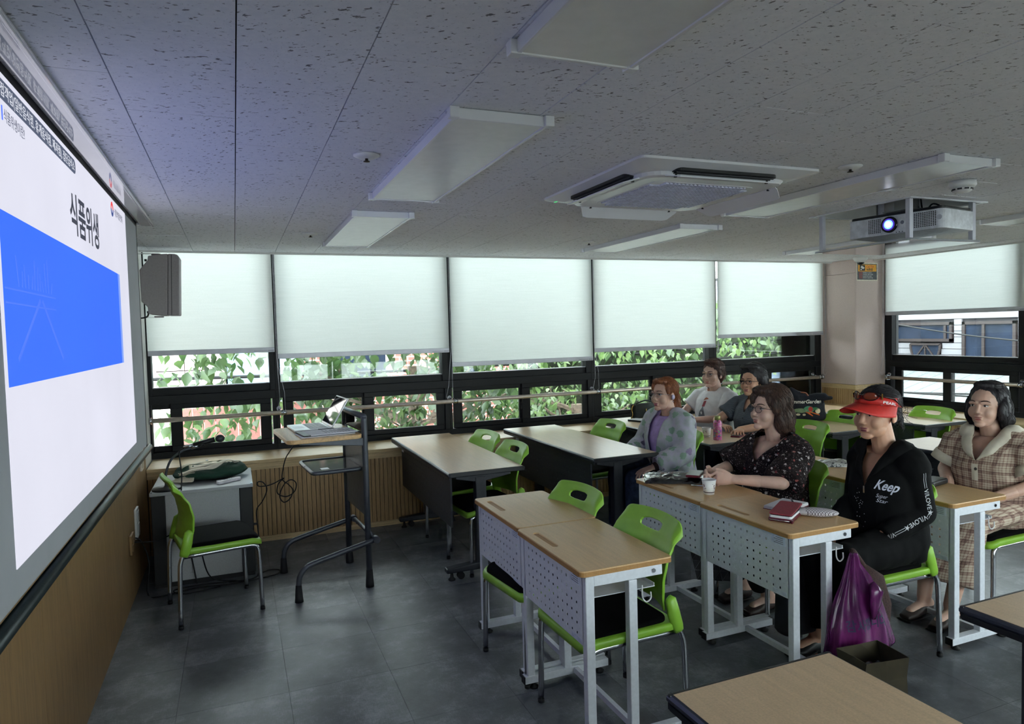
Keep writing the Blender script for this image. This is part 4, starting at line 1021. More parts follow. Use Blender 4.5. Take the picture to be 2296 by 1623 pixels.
chairs = [(1.345, 3.00, .12, 'empty green chair at the far white desk of the front pair'), (1.385, 2.435, .03, 'empty green chair at the white desk nearest the viewer'), (1.585, 5.00, .16, 'empty green chair nearest the window at the table beside the lectern'), (1.575, 4.42, .08, 'empty green chair on the viewer side of the table beside the lectern'),
          (2.72, 5.04, .10, 'empty green chair by the window behind the second dark table'), (2.93, 4.30, .05, 'green chair the ginger haired woman sits on'), (4.02, 5.15, 0, 'green chair the white T-shirt woman sits on'), (4.02, 4.66, 0, 'green chair the grey shirted woman sits on'),
          (4.00, 4.15, -.05, 'empty green chair right behind the floral blouse woman'), (2.78, 3.02, 0, 'green chair the floral blouse woman sits on'), (2.83, 2.43, -.02, 'green chair the red visor woman sits on'), (4.72, 4.42, .08, 'empty green chair between the tote bag table and the last table'),
          (5.55, 4.24, 0, 'empty green chair at the last table, its slot showing white'), (3.86, 2.55, 0, 'green chair the plaid dressed woman sits on'), (-.165, 4.405, PI + .2, 'green chair facing the room beside the grey cabinet')]
c0 = None
for (x, y, rz, lb) in chairs:
    if c0 is None: c0 = make_chair(lb); o = c0
    else: o = copy_tree(c0, None, label=lb)
    o.location = (x, y, 0); o.rotation_euler = (0, 0, rz)
# ================================================================ grey side cabinet by the screen
cb = thing('side_cabinet', 'low grey cabinet with black side posts holding the green tote bag', 'cabinet', (-.235, 5.19, 0))
M_CABG = mat('grey_speckled_board', (168, 170, 172), .55, var=.06, scale=300)
MB().box(-.31, .31, -.31, .31, .60, .622).obj('top', M_CABG, cb, .003); MB().box(-.222, .222, -.292, -.276, .03, .598).obj('front_panel', M_CABG, cb)
for s_ in (-1, 1): MB().box(s_ * .264 - .040, s_ * .264 + .040, -.297, .28, .02, .599).obj('side_post', M_BLACK, cb, .004)
MB().box(-.224, .224, .25, .28, .03, .598).obj('back_panel', M_CABG, cb); MB().box(-.30, .30, -.296, .28, .0, .03).obj('plinth', M_BLACK, cb)
for s_ in (-1, 1):
    MB().cyl((s_ * .30, -.295, .622), (s_ * .30, -.295, .626), .006, n=10).obj('corner_stud', M_CHROME, cb)
MB().cyl((.304, -.28, .34), (.325, -.28, .34), .008, n=10).obj('lock_knob', M_BLACK, cb)
# ================================================================ lectern stand
lc = thing('lectern_stand', 'grey tubular lectern stand with beech top and lower shelf', 'lectern', (.712, 4.59, 0), .085)
M_LEC = mat('graphite_tube', (74, 77, 84), .38, .35, .06, 30); M_ACR = m_glass('smoked_acrylic', (180, 186, 184)); M_SHEET = mat('graphite_sheet', (84, 86, 88), .4, .2)
for s_ in (-1, 1):
    y = s_ * .265
    p = MB().tube([(0, y, .09), (0, y, .6), (0, y, 1.065)] + [(-.0, y, 1.085)], .019, 14).obj('post', M_LEC, lc)
    MB().lathe([(.005, 0), (.027, 0), (.026, .02), (.020, .11), (.005, .111)], (0, y, 0), 16).obj('rubber_foot', M_RUBBER, p)
    yy = s_ * .292
    l_ = MB().tube(spline([(.03, yy, .300), (-.1, yy, .272), (-.33, yy, .222), (-.395, yy, .198), (-.430, yy, .155), (-.440, yy, .10)], 6), .0165, 12).obj('leg', M_LEC, lc)
    MB().lathe([(.005, 0), (.026, 0), (.024, .02), (.018, .10), (.005, .101)], (-.441, yy, 0), 16).obj('rubber_foot', M_RUBBER, l_)
    MB().cyl((.045, yy - s_ * .03, .303), (.045, yy + s_ * .022, .303), .021, n=16).obj('clamp_knob', M_LEC, lc)
    MB().prism([(-.40, .955), (-.40, .945), (-.02, .905), (.0, .905), (.0, .955)][::-1], y - .012, y + .012, 'y').obj('support_arm', M_LEC, lc, .003)
    MB().tube(spline([(-.02, y * .87, .752), (-.2, y * .87, .752), (-.285, y * .86, .752), (-.315, y * .8, .752), (-.318, y * .4, .752), (-.318, 0, .752)], 5), .0125, 10).obj('shelf_rim', M_LEC, lc)
MB().tube([(0, -.265, 1.085), (0, 0, 1.085), (0, .265, 1.085)], .019, 14).obj('top_rail', M_LEC, lc)
MB().box(-.005, .005, -.25, .25, .985, 1.07).obj('acrylic_panel', M_ACR, lc); MB().box(-.006, .006, -.25, .25, .45, .93).obj('back_sheet', M_SHEET, lc)
MB().tube([(.0, -.25, .40), (.03, -.29, .30)], .008, 8).obj('brace', M_LEC, lc); MB().tube([(.045, -.29, .303), (.045, .29, .303)], .014, 10).obj('cross_tube', M_LEC, lc)
MB().prism(rrect(-.475, -.022, -.322, .318, .05, 5), .957, .983).obj('beech_top', wood('beech_top', (204, 166, 114), 'y', .4), lc, .004)
MB().prism(rrect(-.305, -.01, -.215, .215, .03, 4), .748, .757).obj('shelf', mat('black_gloss_shelf', (28, 30, 34), .12), lc); MB().box(-.25, -.20, -.15, -.09, .757, .7575).obj('shelf_label', M_GREYBAR, lc)
# laptop and papers on the lectern
lp = thing('laptop', 'open silver laptop on the lectern facing the screen', 'laptop', (.45, 4.735, .985), .085)
M_SILV = mat('silver_case', (186, 188, 190), .35, .6, .03)
MB().prism(rrect(-.13, .105, -.165, .165, .012), 0, .013).obj('base', M_SILV, lp, .002)
g = MB()
for i in range(5):
    for j in range(14): g.box(-.03 + i * .024, -.01 + i * .024, -.145 + j * .021, -.127 + j * .021, .013, .0145)
tag(g.obj('keys', mat('key_grey', (150, 152, 156), .5), lp), kind='stuff'); MB().box(-.115, -.05, -.05, .05, .013, .0134).obj('touchpad', M_GREYBAR, lp)
T_ = Matrix.Translation((.105, 0, .012)) @ Matrix.Rotation(math.radians(32), 4, 'Y')
s_ = MB().box(-.004, .004, -.165, .165, 0, .215, M=T_).obj('lid', M_SILV, lp, .002)
MB().box(-.0048, -.004, -.157, .157, .014, .207, M=T_).obj('display', mat('glossy_display', (30, 28, 34), .04, spec=.9), s_)
MB().box(-.0052, -.0048, -.05, -.02, .004, .011, M=T_).obj('sticker', MATS['sky_blue_sheet'], s_)
for i, (dx, dy, dz, lb, rz) in enumerate(((0, 0, 0, 'white paper sheet under the black clip folder on the lectern', .0), (.004, .006, .0035, 'black clip folder with printed sheet on the lectern', .03))):
    p = thing('clip_folder' if i else 'paper_sheet', lb, 'folder' if i else 'paper', (.515 + dx, 4.425 + dy, .985 + dz), .12 + rz)
    if i:
        MB().box(-.17, .165, -.115, .12, 0, .003).obj('cover', M_BLACK, p); MB().box(-.13, .165, -.105, .115, .003, .007).obj('sheets', M_PAPER, p); MB().box(-.172, -.13, -.115, .10, .003, .009).obj('spine_clip', M_BLACK, p)
        g = MB()
        for k in range(9): g.box(-.02 + k * .018, -.014 + k * .018, -.06, .07 - .02 * (k % 3), .007, .0072)
        g.obj('print_lines', M_PRINT, p)
        MB().cyl((-.02, .135, .005), (.08, .128, .006), .004, n=8).obj('pen', M_BLACK, p)
    else: MB().box(-.18, .15, -.12, .09, 0, .003).obj('sheet', M_PAPER, p)
# ================================================================ things on the cabinet and around the lectern
mc = thing('microphone_stand', 'black microphone on gooseneck table stand on the grey cabinet', 'microphone', (-.45, 4.975, .622))
MB().lathe([(.005, 0), (.088, 0), (.090, .006), (.084, .014), (.02, .018), (.012, .03), (.005, .031)], n=32).obj('base', M_BLACK, mc)
MB().tube(spline([(-.005, 0, .02), (.0, 0, .11), (.035, 0, .195), (.10, 0, .243), (.165, 0, .262)], 8), .0075, 12).obj('gooseneck', M_LEC, mc)
MB().cyl((.155, 0, .260), (.205, 0, .272), .011, n=14).obj('collar', M_CHROME, mc)
MB().cyl((.20, 0, .270), (.235, 0, .283), .012, .014, 12).obj('clip', M_BLACK, mc)
MB().cyl((.11, 0, .265), (.175, 0, .281), .010, .012, 14).obj('switch_body', M_CHROME, mc)
MB().cyl((.17, 0, .280), (.30, 0, .304), .0125, .018, 16).obj('handle', M_BLACK, mc)
MB().ell((.333, 0, .309), (.030, .026, .026), 18, 12).obj('grille', mat('mic_grille', (60, 62, 66), .4, .5, .2, 500), mc)
MB().tube(spline([(.11, 0, .264), (.085, -.03, .24), (.095, -.055, .10), (.09, -.085, -.03), (.10, -.087, -.25), (.13, -.095, -.42), (.16, -.13, -.61)], 8), .004, 6).obj('cable', M_RUBBER, mc)
# green and cream tote lying flat
def m_tote(): return mat('bottle_green_canvas', (24, 58, 44), .9, var=.15, scale=200, bump=.3, bscale=500)
M_CREAM = mat('cream_canvas', (214, 204, 184), .9, var=.06, scale=200, bump=.3, bscale=500)
tb = thing('tote_bag', 'bottle green canvas tote with cream straps lying on the cabinet', 'bag', (-.19, 5.23, .622), .10)
b = MB(); b.ell((0, 0, .045), (.245, .165, .046), 28, 12); b.ell((.06, -.01, .07), (.17, .12, .035), 24, 10); b.ell((-.10, .05, .06), (.13, .09, .042), 24, 10)
me = blob(b, .009, 4)
for v_ in me.vertices:
    k = noise.noise(v_.co * 11) * .010 + noise.noise(v_.co * 27) * .004; v_.co.z = max(.001, v_.co.z + k * min(1, v_.co.z * 30))
link('body', me, m_tote(), tb)
bv = BVHTree.FromPolygons([v_.co for v_ in me.vertices], [p.vertices for p in me.polygons])
def onbag(x, y, off): 
    h = bv.ray_cast(V((x, y, .4)), V((0, 0, -1)), .6); return V((x, y, (h[0].z if h[0] else .02) + off))
def strap(pts, w_, off, name, m, par, lift=None):
    P_ = spline([(p[0], p[1], 0) for p in pts], 7); vs = []; fs = []
    for k, p in enumerate(P_):
        t = (P_[min(k + 1, len(P_) - 1)] - P_[max(k - 1, 0)]).normalized(); n_ = V((-t.y, t.x, 0)); u = k / (len(P_) - 1); lf_ = lift(u) if lift else 0
        for s_ in (-1, 0, 1): q = onbag(p.x + n_.x * w_ * s_ / 2, p.y + n_.y * w_ * s_ / 2, off); vs.append((q.x, q.y, q.z + lf_))
    for k in range(len(P_) - 1):
        for j in range(2): fs.append((k * 3 + j, k * 3 + j + 1, k * 3 + j + 4, k * 3 + j + 3))
    o = bpy.data.objects.new('t', MB().add(vs, fs, True).mesh()); m_ = o.modifiers.new('s', 'SOLIDIFY'); m_.thickness = .004; m_.offset = 1
    return link(name, ev_mesh(o), m, par)
strap([(-.20, -.06), (-.12, -.10), (.02, -.115), (.10, -.05), (.17, .0), (.20, .05)], .036, .004, 'strap', M_CREAM, tb, lambda u: .022 * math.sin(PI * u) ** 2)
strap([(-.19, .02), (-.10, .05), (.02, .06), (.08, .09), (.14, .04), (.17, -.02)], .036, .004, 'strap', M_CREAM, tb, lambda u: .012 * math.sin(PI * u))
strap([(-.14, -.02), (-.02, -.02), (.10, .01)], .085, .003, 'cream_patch', M_CREAM, tb)
strap([(-.235, -.05), (-.20, -.115), (-.12, -.150)], .06, .003, 'cream_base', M_CREAM, tb)
MB().box(.02, .05, -.172, -.160, .004, .010).obj('care_tag', M_PAPER, tb); MB().ell((-.02, .055, .118), (.010, .006, .004)).obj('snap', M_CHROME, tb)
rm = thing('remote_control', 'white remote control lying in front of the green tote', 'remote control', (-.075, 5.02, .622), .62)
MB().prism(rrect(-.085, .085, -.02, .02, .01), 0, .022).obj('case', mat('remote_white', (216, 212, 216), .4), rm, .005)
g = MB(); g.cyl((-.06, 0, .022), (-.06, 0, .024), .006, n=10)
for k in range(4): g.cyl((-.03 + k * .018, 0, .022), (-.03 + k * .018, 0, .0235), .004, n=8)
g.obj('button', M_GREYBAR, rm)
def cable(name, pts, r, lb, n=7):
    o = MB().tube(spline(pts, n), r, 6).obj(name, M_RUBBER); return tag(o, lb, 'cable')
coil = [(.46, 4.80, .952), (.40, 5.0, .90), (.35, 5.2, .78), (.315, 5.3, .70), (.291, 5.32, .60), (.289, 5.32, .54), (.33, 5.32, .50), (.36, 5.33, .45), (.335, 5.33, .39), (.29, 5.33, .37), (.265, 5.34, .42), (.30, 5.34, .50), (.35, 5.34, .53), (.385, 5.33, .50), (.37, 5.33, .44), (.31, 5.33, .41), (.25, 5.34, .44), (.26, 5.34, .51), (.30, 5.33, .55), (.24, 5.32, .525), (.18, 5.31, .51), (.12, 5.30, .515), (.115, 5.30, .545), (.15, 5.30, .54), (.175, 5.28, .49), (.14, 5.22, .42), (.098, 5.16, .38), (.095, 5.08, .31), (.10, 4.90, .20), (.09, 4.82, .05), (.05, 4.80, .006), (-.1, 4.8, .006)]
cable('power_cable', coil, .0042, 'black power cable hanging tangled from the lectern')
cable('floor_cable', [(-.63, 4.85, .36), (-.60, 4.86, .33), (-.56, 4.84, .20), (-.57, 4.80, .01), (-.50, 4.72, .006), (-.3, 4.78, .006), (-.1, 4.76, .006), (.08, 4.78, .006), (.2, 4.82, .006), (.22, 4.90, .006), (.15, 4.93, .006), (.08, 4.86, .006)], .0045, 'black cable looping on the floor along the grey cabinet')
cable('floor_cable', [(-.62, 4.74, .36), (-.5, 4.80, .34), (-.30, 4.70, .42), (-.25, 4.62, .30), (-.2, 4.72, .08), (-.05, 4.80, .006), (-.25, 4.83, .006), (-.42, 4.80, .006), (-.35, 4.70, .006), (-.15, 4.74, .006)], .004, 'black cable from the wall socket to the floor under the green chair')
# ================================================================ things on the desks
def m_cup():
    t = NT('cup_paper'); co = t.coord('Object'); x, y, z = t.sep(co)
    n1 = t.noise(t.mapping(co, (1, 1, 1)), 95, 4, .7); mask = t.math('MULTIPLY', t.math('GREATER_THAN', n1, .56), t.math('MULTIPLY', t.math('GREATER_THAN', z, .028), t.math('LESS_THAN', z, .060)))
    ang = t.math('ABSOLUTE', t.math('SINE', t.math('MULTIPLY', t.math('ARCTAN2', y, x), 1.5))); mask = t.math('MULTIPLY', mask, t.math('GREATER_THAN', ang, .62))
    band = t.math('MULTIPLY', t.math('GREATER_THAN', z, .0115), t.math('LESS_THAN', z, .0155))
    c_ = t.mix(mask, (232, 228, 226), (120, 92, 104)); t.col(t.mix(band, c_, (62, 32, 58))); t.set(Roughness=.6); return t.m
M_CUP = m_cup()
def cup(x, y, lb, rz=0):
    r = thing('paper_cup', lb, 'cup', (x, y, .72), rz, 'printed paper cups')
    MB().lathe([(.002, .002), (.0245, .002), (.0245, 0), (.0265, 0), (.0365, .074), (.0335, .074), (.025, .006), (.002, .006)], n=28).obj('cup_wall', M_CUP, r)
    MB().loft([((.0355 * math.cos(2 * PI * k / 24), .0355 * math.sin(2 * PI * k / 24), .0755), .0022, .0022) for k in range(25)], 8, (0, 0, 1), False).obj('rim', M_PAPER, r); return r
cup(2.268, 2.905, 'white paper cup with brown plant print on the near white desk', -2.2); cup(3.425, 4.41, 'white paper cup beside the pink bottle', .4)
bt = thing('water_bottle', 'pink floral metal bottle with green cap on the table', 'bottle', (3.415, 4.262, .72))
def m_pinkb():
    t = NT('pink_floral'); co = t.coord('Object'); v = t.vor(co, 62, 'F1', 1); d = t.vor(co, 62); n = t.noise(co, 80, 3)
    a = t.ramp(n, [(.35, (150, 62, 108)), (.6, (206, 116, 160))]); t.col(t.mix(t.math('LESS_THAN', t.math('ADD', d, t.math('MULTIPLY', n, .5)), .62), a, t.mix(.45, v, (70, 50, 62)))); t.set(Roughness=.3, Metallic=.2); return t.m
MB().lathe([(.003, 0), (.031, 0), (.033, .004), (.033, .125), (.030, .140), (.020, .152), (.019, .156), (.003, .157)], n=28).obj('body', m_pinkb(), bt)
MB().lathe([(.003, .154), (.022, .154), (.022, .182), (.019, .185), (.003, .1855)], n=24).obj('cap', mat('olive_metal', (150, 150, 92), .35, .5), bt)
def slab_thing(name, lb, cat, loc, rz, sx, sy, sz, m, face=None):
    r = thing(name, lb, cat, loc, rz); MB().prism(rrect(-sx / 2, sx / 2, -sy / 2, sy / 2, min(sx, sy) * .12), 0, sz).obj('case', m, r, .002)
    if face: MB().prism(rrect(-sx / 2 + .004, sx / 2 - .004, -sy / 2 + .004, sy / 2 - .004, .006), sz, sz + .0008).obj('face', face, r)
    return r
M_GLOSSB = mat('black_glass', (14, 14, 18), .3); M_WINE = mat('wine_leather', (92, 24, 40), .35, var=.12, scale=60); M_REDL = mat('red_woven_leather', (136, 44, 58), .5, var=.25, scale=220, bump=.5, bscale=220)
slab_thing('phone', 'dark phone lying by the folded hands on the bottle table', 'phone', (3.66, 4.315, .72), .5, .15, .075, .012, M_WINE, M_GLOSSB)
slab_thing('phone', 'dark red phone case lying on the clear plastic bag', 'phone', (2.375, 3.165, .760), .75, .15, .078, .013, M_WINE, M_GLOSSB)
pn = thing('pen', 'silver pen lying beside the paper cup under the clasped hands', 'pen', (2.335, 3.05, .72), -.9); MB().cyl((-.06, 0, .005), (.06, 0, .005), .0048, n=10).obj('barrel', M_CHROME, pn); MB().cyl((.06, 0, .005), (.072, 0, .005), .0045, .001, 10).obj('tip', M_CHROME, pn)
# clear bag with black garment
pb = thing('plastic_bag', 'clear plastic bag with folded black cloth on the white desk', 'bag', (2.325, 3.265, .72), -.55)
def crumple(sx, sy, h, amp, fr, n=44, seed=0.0):
    vs = []; fs = []
    for s_ in (1, -1):
        for j in range(n + 1):
            for i in range(n + 1):
                u, v = -1 + 2 * i / n, -1 + 2 * j / n; e_ = max(0, 1 - max(abs(u), abs(v)) ** 3); p = V((u * sx * fr, v * sy * fr, seed + (3 if s_ < 0 else 0)))
                z = h * e_ ** .6 * (1 if s_ > 0 else 0) + amp * e_ ** .3 * (abs(noise.noise(p)) + .6 * abs(noise.noise(p * 2.3))) * (1 if s_ > 0 else .1)
                vs.append((u * sx + .012 * noise.noise(p * .7), v * sy + .012 * noise.noise(p * .7 + V((5, 5, 5))), max(.0012, z + .001)))
    N = (n + 1) ** 2
    for s_ in (0, 1):
        for j in range(n):
            for i in range(n): a = s_ * N + j * (n + 1) + i; f = (a, a + 1, a + n + 2, a + n + 1); fs.append(f if s_ == 0 else tuple(reversed(f)))
    return MB().add(vs, fs, True)
def m_poly(name, tint, gl=.22):
    t = NT(name); tr = t.n('ShaderNodeBsdfTransparent'); tr.inputs[0].default_value = t.rgb(tint); g = t.n('ShaderNodeBsdfGlossy', i_Roughness=.08); fr = t.n('ShaderNodeFresnel', i_IOR=1.6)
    fac = t.math('ADD', t.math('MULTIPLY', fr.outputs[0], 1.2), t.math('MULTIPLY', t.noise(t.coord('Object'), 60), gl)); mx = t.n('ShaderNodeMixShader'); t.l(fac, mx.inputs[0]); t.l(tr.outputs[0], mx.inputs[1]); t.l(g.outputs[0], mx.inputs[2]); t.l(mx.outputs[0], t.out.inputs[0]); return t.m
M_POLY = m_poly('clear_film', (236, 238, 240))
crumple(.185, .115, .028, .016, 16).obj('film', M_POLY, pb); o = crumple(.15, .09, .018, .006, 9, 24, 4.).obj('folded_cloth', mat('black_cloth', (22, 22, 25), .9), pb); MB().box(-.02, .12, -.06, .05, .020, .026).obj('white_insert', M_PAPER, pb)
# wallet, notebook, pouch
wl_ = thing('wallet', 'dark red zip wallet stacked on the white desk beside the notebook', 'wallet', (2.295, 2.395, .72), .55)
MB().prism(rrect(-.10, .10, -.052, .052, .012), .0, .016).obj('body', M_WINE, wl_, .004); MB().prism(rrect(-.094, .094, -.048, .048, .01), .016, .026).obj('pages', M_PAPER, wl_); MB().prism(rrect(-.09, .09, -.046, .046, .01), .026, .034).obj('phone_insert', M_GLOSSB, wl_)
Tt = Matrix.Translation((0, 0, .036)) @ Matrix.Rotation(-.07, 4, 'Y'); g = MB().prism(rrect(-.095, .10, -.050, .050, .012), 0, .006); MB().add(g.v, g.f, False, Tt).obj('flap', M_REDL, wl_, .002)
MB().tube([(-.100, -.045, .008), (-.104, 0, .008), (-.100, .045, .008)], .0025, 6).obj('zip', M_CHROME, wl_); MB().box(-.106, -.088, -.056, -.050, .001, .012).obj('tab', M_WINE, wl_)
MB().tube([(.09, -.055, .006), (.10, -.066, .004), (.112, -.07, .002)], .002, 6).obj('zip_pull', mat('brass', (190, 160, 96), .3, .9), wl_)
nb = thing('notebook', 'open white notebook with dark pen on the white desk', 'notebook', (2.425, 2.525, .72), .35)
MB().box(-.10, .09, -.065, .065, 0, .014).obj('pages', M_PAPER, nb, .002); MB().box(-.102, .092, -.067, .067, 0, .003).obj('cover', M_WINE, nb); MB().box(-.098, .088, -.063, .063, .0145, .0165).obj('top_sheet', M_PAPER, nb)
MB().cyl((.0, -.035, .022), (.085, .02, .022), .0042, n=10).obj('pen', mat('navy_pen', (34, 34, 58), .3), nb)
pc = thing('pouch', 'white glasses pouch with dark lattice pattern at the desk end', 'pouch', (2.425, 2.345, .72), -.75)
def m_lat():
    t = NT('lattice_pouch'); co = t.coord('Object'); x, y, z = t.sep(co); a = t.math('ABSOLUTE', t.math('SINE', t.math('MULTIPLY', t.math('ADD', x, y), 260))); b = t.math('ABSOLUTE', t.math('SINE', t.math('MULTIPLY', t.math('SUBTRACT', x, y), 260)))
    k = t.math('LESS_THAN', t.math('MINIMUM', a, b), .30); k = t.math('MULTIPLY', k, t.math('GREATER_THAN', x, -.045)); t.col(t.mix(k, (206, 200, 204), (70, 48, 60))); t.set(Roughness=.6); return t.m
b = MB().ell((0, 0, .018), (.095, .042, .020), 28, 12); me = b.mesh()
for v_ in me.vertices: v_.co.z = max(.001, v_.co.z)
link('body', me, m_lat(), pc)
sn = thing('snack_bag', 'silver printed snack bag on the white desk behind the floral blouse', 'bag', (3.40, 3.135, .72), -.5)
def m_snack():
    t = NT('snack_foil'); co = t.coord('Object'); n = t.noise(t.mapping(co, (40, 160, 1)), 1, 4, .7); t.col(t.ramp(n, [(.50, (206, 206, 204)), (.54, (70, 72, 76))], 'CONSTANT')); t.set(Roughness=.3, Metallic=.5); return t.m
crumple(.10, .065, .03, .010, 14, 30, 9.).obj('foil', m_snack(), sn)
bw = thing('black_case', 'black zip case on the desk of the plaid dressed woman', 'case', (3.43, 2.525, .72), .2)
MB().prism(rrect(-.09, .09, -.045, .045, .02), 0, .028).obj('body', mat('black_leather', (20, 20, 24), .35), bw, .008); MB().box(-.085, .06, .045, .10, .0, .004).obj('paper', M_PAPER, bw)
# handbag, notes on the bottle table
hbg = thing('handbag', 'dark green leather handbag with gold chain by the window', 'handbag', (3.70, 5.715, .72), .15); M_DKG = mat('dark_green_leather', (22, 34, 34), .4, var=.1, scale=50)
MB().prism(rrect(-.15, .15, -.05, .05, .03), 0, .135).obj('body', M_DKG, hbg, .012); MB().prism([(-.152, .06), (.152, .06), (.15, .142), (-.15, .142)], -.056, -.050, 'y').obj('flap', M_DKG, hbg, .004)
M_GOLD = mat('gold_metal', (206, 172, 98), .25, 1.0); MB().cyl((-.03, -.060, .09), (-.03, -.060, .055), .005, n=8).obj('tassel', M_GOLD, hbg); MB().ell((-.03, -.06, .045), (.007, .005, .012)).obj('tassel_drop', M_GOLD, hbg)
g = MB()
for k in range(14): t = k / 13; g.ell((-.155 - .012 * math.sin(t * PI * 2) - .03 * t, -.02, .13 - .125 * t), (.006, .004, .008), 8, 6)
g.obj('chain', M_GOLD, hbg); MB().tube(spline([(-.14, 0, .13), (0, -.02, .165), (.14, 0, .13)]), .007, 8).obj('strap', M_DKG, hbg)
slab_thing('notepad', 'dark notepad with white papers on the table by the handbag', 'notepad', (3.50, 5.47, .72), .35, .13, .22, .016, M_BLACK, M_PAPER)
# black garden tote
gt = thing('printed_tote', 'black tote bag printed with vegetables standing on the table', 'bag', (4.77, 4.735, .72), -.62); M_BCAN = mat('black_canvas', (24, 25, 33), .95, var=.2, scale=120, bump=.3, bscale=400)
b = MB(); b.loft([((0, 0, .005), .165, .075), ((0, 0, .03), .175, .085), ((.0, 0, .12), .170, .075), ((0, .0, .19), .175, .045), ((.02, 0, .225), .16, .022)], 28, (1, 0, 0), power=3.0); b.cap((.15, 0, .20), (.215, -.01, .205), .030, .018); b.cap((.05, 0, .21), (.16, 0, .215), .03, .035); me = blob(b, .008, 3)
for v_ in me.vertices: v_.co += V((noise.noise(v_.co * 14), noise.noise(v_.co * 14 + V((9, 0, 0))), noise.noise(v_.co * 16 + V((0, 9, 0))))) * .007 * min(1, v_.co.z * 12); v_.co.z = max(0, v_.co.z)
link('body', me, M_BCAN, gt); tote_me = me
def print_on(me_flat, name, m, par, tgt, d, off=.002): return link(name, project(me_flat, tgt, d, off), m, par)
tm = text_mesh('SummerGarden', .044, 0, .0008, shear=.25); place_mesh(tm, (-.155, -.2, .158), (1, 0, 0), (0, 0, 1), .29); print_on(tm, 'lettering', mat('ivory_print', (226, 220, 206), .8), gt, tote_me, (0, 1, 0))
def veg(poly, name, col): print_on(MB().add([(p[0], -.2, p[1]) for p in poly], [tuple(range(len(poly)))]).mesh(), name, mat('print_' + name, col, .85), gt, tote_me, (0, 1, 0), .0022)
def circ(cx, cz, rx, rz, n=14): return [(cx + rx * math.cos(2 * PI * k / n), cz + rz * math.sin(2 * PI * k / n)) for k in range(n)]
veg(circ(.02, .105, .045, .03), 'lettuce', (70, 128, 96)); veg(circ(-.05, .095, .06, .02), 'leek', (120, 140, 104)); veg(circ(.035, .108, .020, .022), 'tomato', (186, 44, 46)); veg(circ(.095, .092, .022, .024), 'onion', (222, 206, 172))
veg([(0, .09), (.11, .052), (.108, .06), (.0, .10)], 'carrot', (226, 112, 44)); veg([(-.01, .082), (.05, .045), (.055, .05), (.01, .09)], 'carrot_small', (216, 100, 40)); veg(circ(-.07, .06, .018, .010), 'radish', (214, 204, 170)); veg(circ(-.02, .058, .014, .009), 'mushroom', (206, 190, 160)); veg(circ(.075, .112, .026, .014), 'pepper', (52, 112, 70))
MB().tube(spline([(-.06, .0, .20), (-.05, -.01, .245), (.0, -.02, .25), (.03, -.01, .215)]), .007, 8).obj('handle', mat('brown_leather', (150, 84, 54), .5), gt)
# ================================================================ bags hanging from and under the desks
M_PURP = m_poly('purple_film', (190, 84, 176), .10)
def m_purp():
    t = NT('purple_plastic'); co = t.coord('Object'); n = t.noise(t.mapping(co, (30, 30, 5)), 1, 4); c_ = t.ramp(n, [(.3, (120, 40, 118)), (.7, (196, 92, 180))])
    tr = t.n('ShaderNodeBsdfTransparent'); tl = t.n('ShaderNodeBsdfTranslucent'); d = t.n('ShaderNodeBsdfDiffuse'); g = t.n('ShaderNodeBsdfGlossy', i_Roughness=.16)
    for q in (tl, d): t.l(c_, q.inputs[0])
    tr.inputs[0].default_value = t.rgb((206, 120, 196)); m1 = t.n('ShaderNodeMixShader', i_0=.5); m2 = t.n('ShaderNodeMixShader', i_0=.42); m3 = t.n('ShaderNodeMixShader'); fr = t.n('ShaderNodeFresnel', i_IOR=1.5)
    t.l(d.outputs[0], m1.inputs[1]); t.l(tl.outputs[0], m1.inputs[2]); t.l(m1.outputs[0], m2.inputs[1]); t.l(tr.outputs[0], m2.inputs[2]); t.l(fr.outputs[0], m3.inputs[0]); t.l(m2.outputs[0], m3.inputs[1]); t.l(g.outputs[0], m3.inputs[2]); t.l(m3.outputs[0], t.out.inputs[0]); return t.m
pg = thing('purple_carrier_bag', 'translucent purple carrier bag hanging from the white desk', 'bag', (2.415, 2.135, .59))
secs = [((.0, 0, .02), .012, .010), ((.0, 0, -.03), .030, .016), ((.015, 0, -.10), .075, .03), ((.02, 0, -.20), .125, .05), ((.02, -.005, -.30), .165, .062), ((.025, -.005, -.40), .195, .066), ((.035, 0, -.445), .205, .045), ((.04, 0, -.46), .20, .012)]
g = MB().loft([(p, a, b_) for p, a, b_ in secs], 48, (1, 0, 0)); me = g.mesh(); bm = bmesh.new(); bm.from_mesh(me); bmesh.ops.subdivide_edges(bm, edges=bm.edges[:], cuts=2, use_grid_fill=True); bm.to_mesh(me); bm.free()
for v_ in me.vertices:
    c = v_.co; a = math.atan2(c.y * 3, c.x); r_ = .006 * math.sin(a * 9 + c.z * 6) + .005 * noise.noise(V((a * 3, c.z * 9, 1))); v_.co.x += r_ * math.cos(a); v_.co.y += r_ * math.sin(a) * 1.2
me.polygons.foreach_set('use_smooth', [True] * len(me.polygons)); link('film', me, m_purp(), pg); purp_me = me
MB().box(-.10, .11, -.030, .030, -.44, -.26).obj('box_inside', mat('ribbed_pink_box', (214, 180, 196), .7), pg, .006); MB().box(-.06, .14, -.02, .03, -.26, -.19).obj('dark_box_inside', mat('dark_teal_box', (30, 44, 50), .7), pg, .006)
g = MB().loft([((.05, -.05, -.10), .014, .006), ((.065, -.062, -.14), .038, .014), ((.05, -.066, -.19), .030, .012), ((.045, -.062, -.25), .012, .006)], 14, (1, 0, 0)); o = g.obj('loose_handle', MATS.get('x') or bpy.data.materials['purple_plastic'], pg)
M_BPR = mat('bag_print', (52, 40, 84), .7); tm = text_mesh('감사합니다', .05, 0, .001); place_mesh(tm, (-.09, -.3, -.285), (1, 0, 0), (0, 0, 1), .21); print_on(tm, 'print', M_BPR, pg, purp_me, (0, 1, 0))
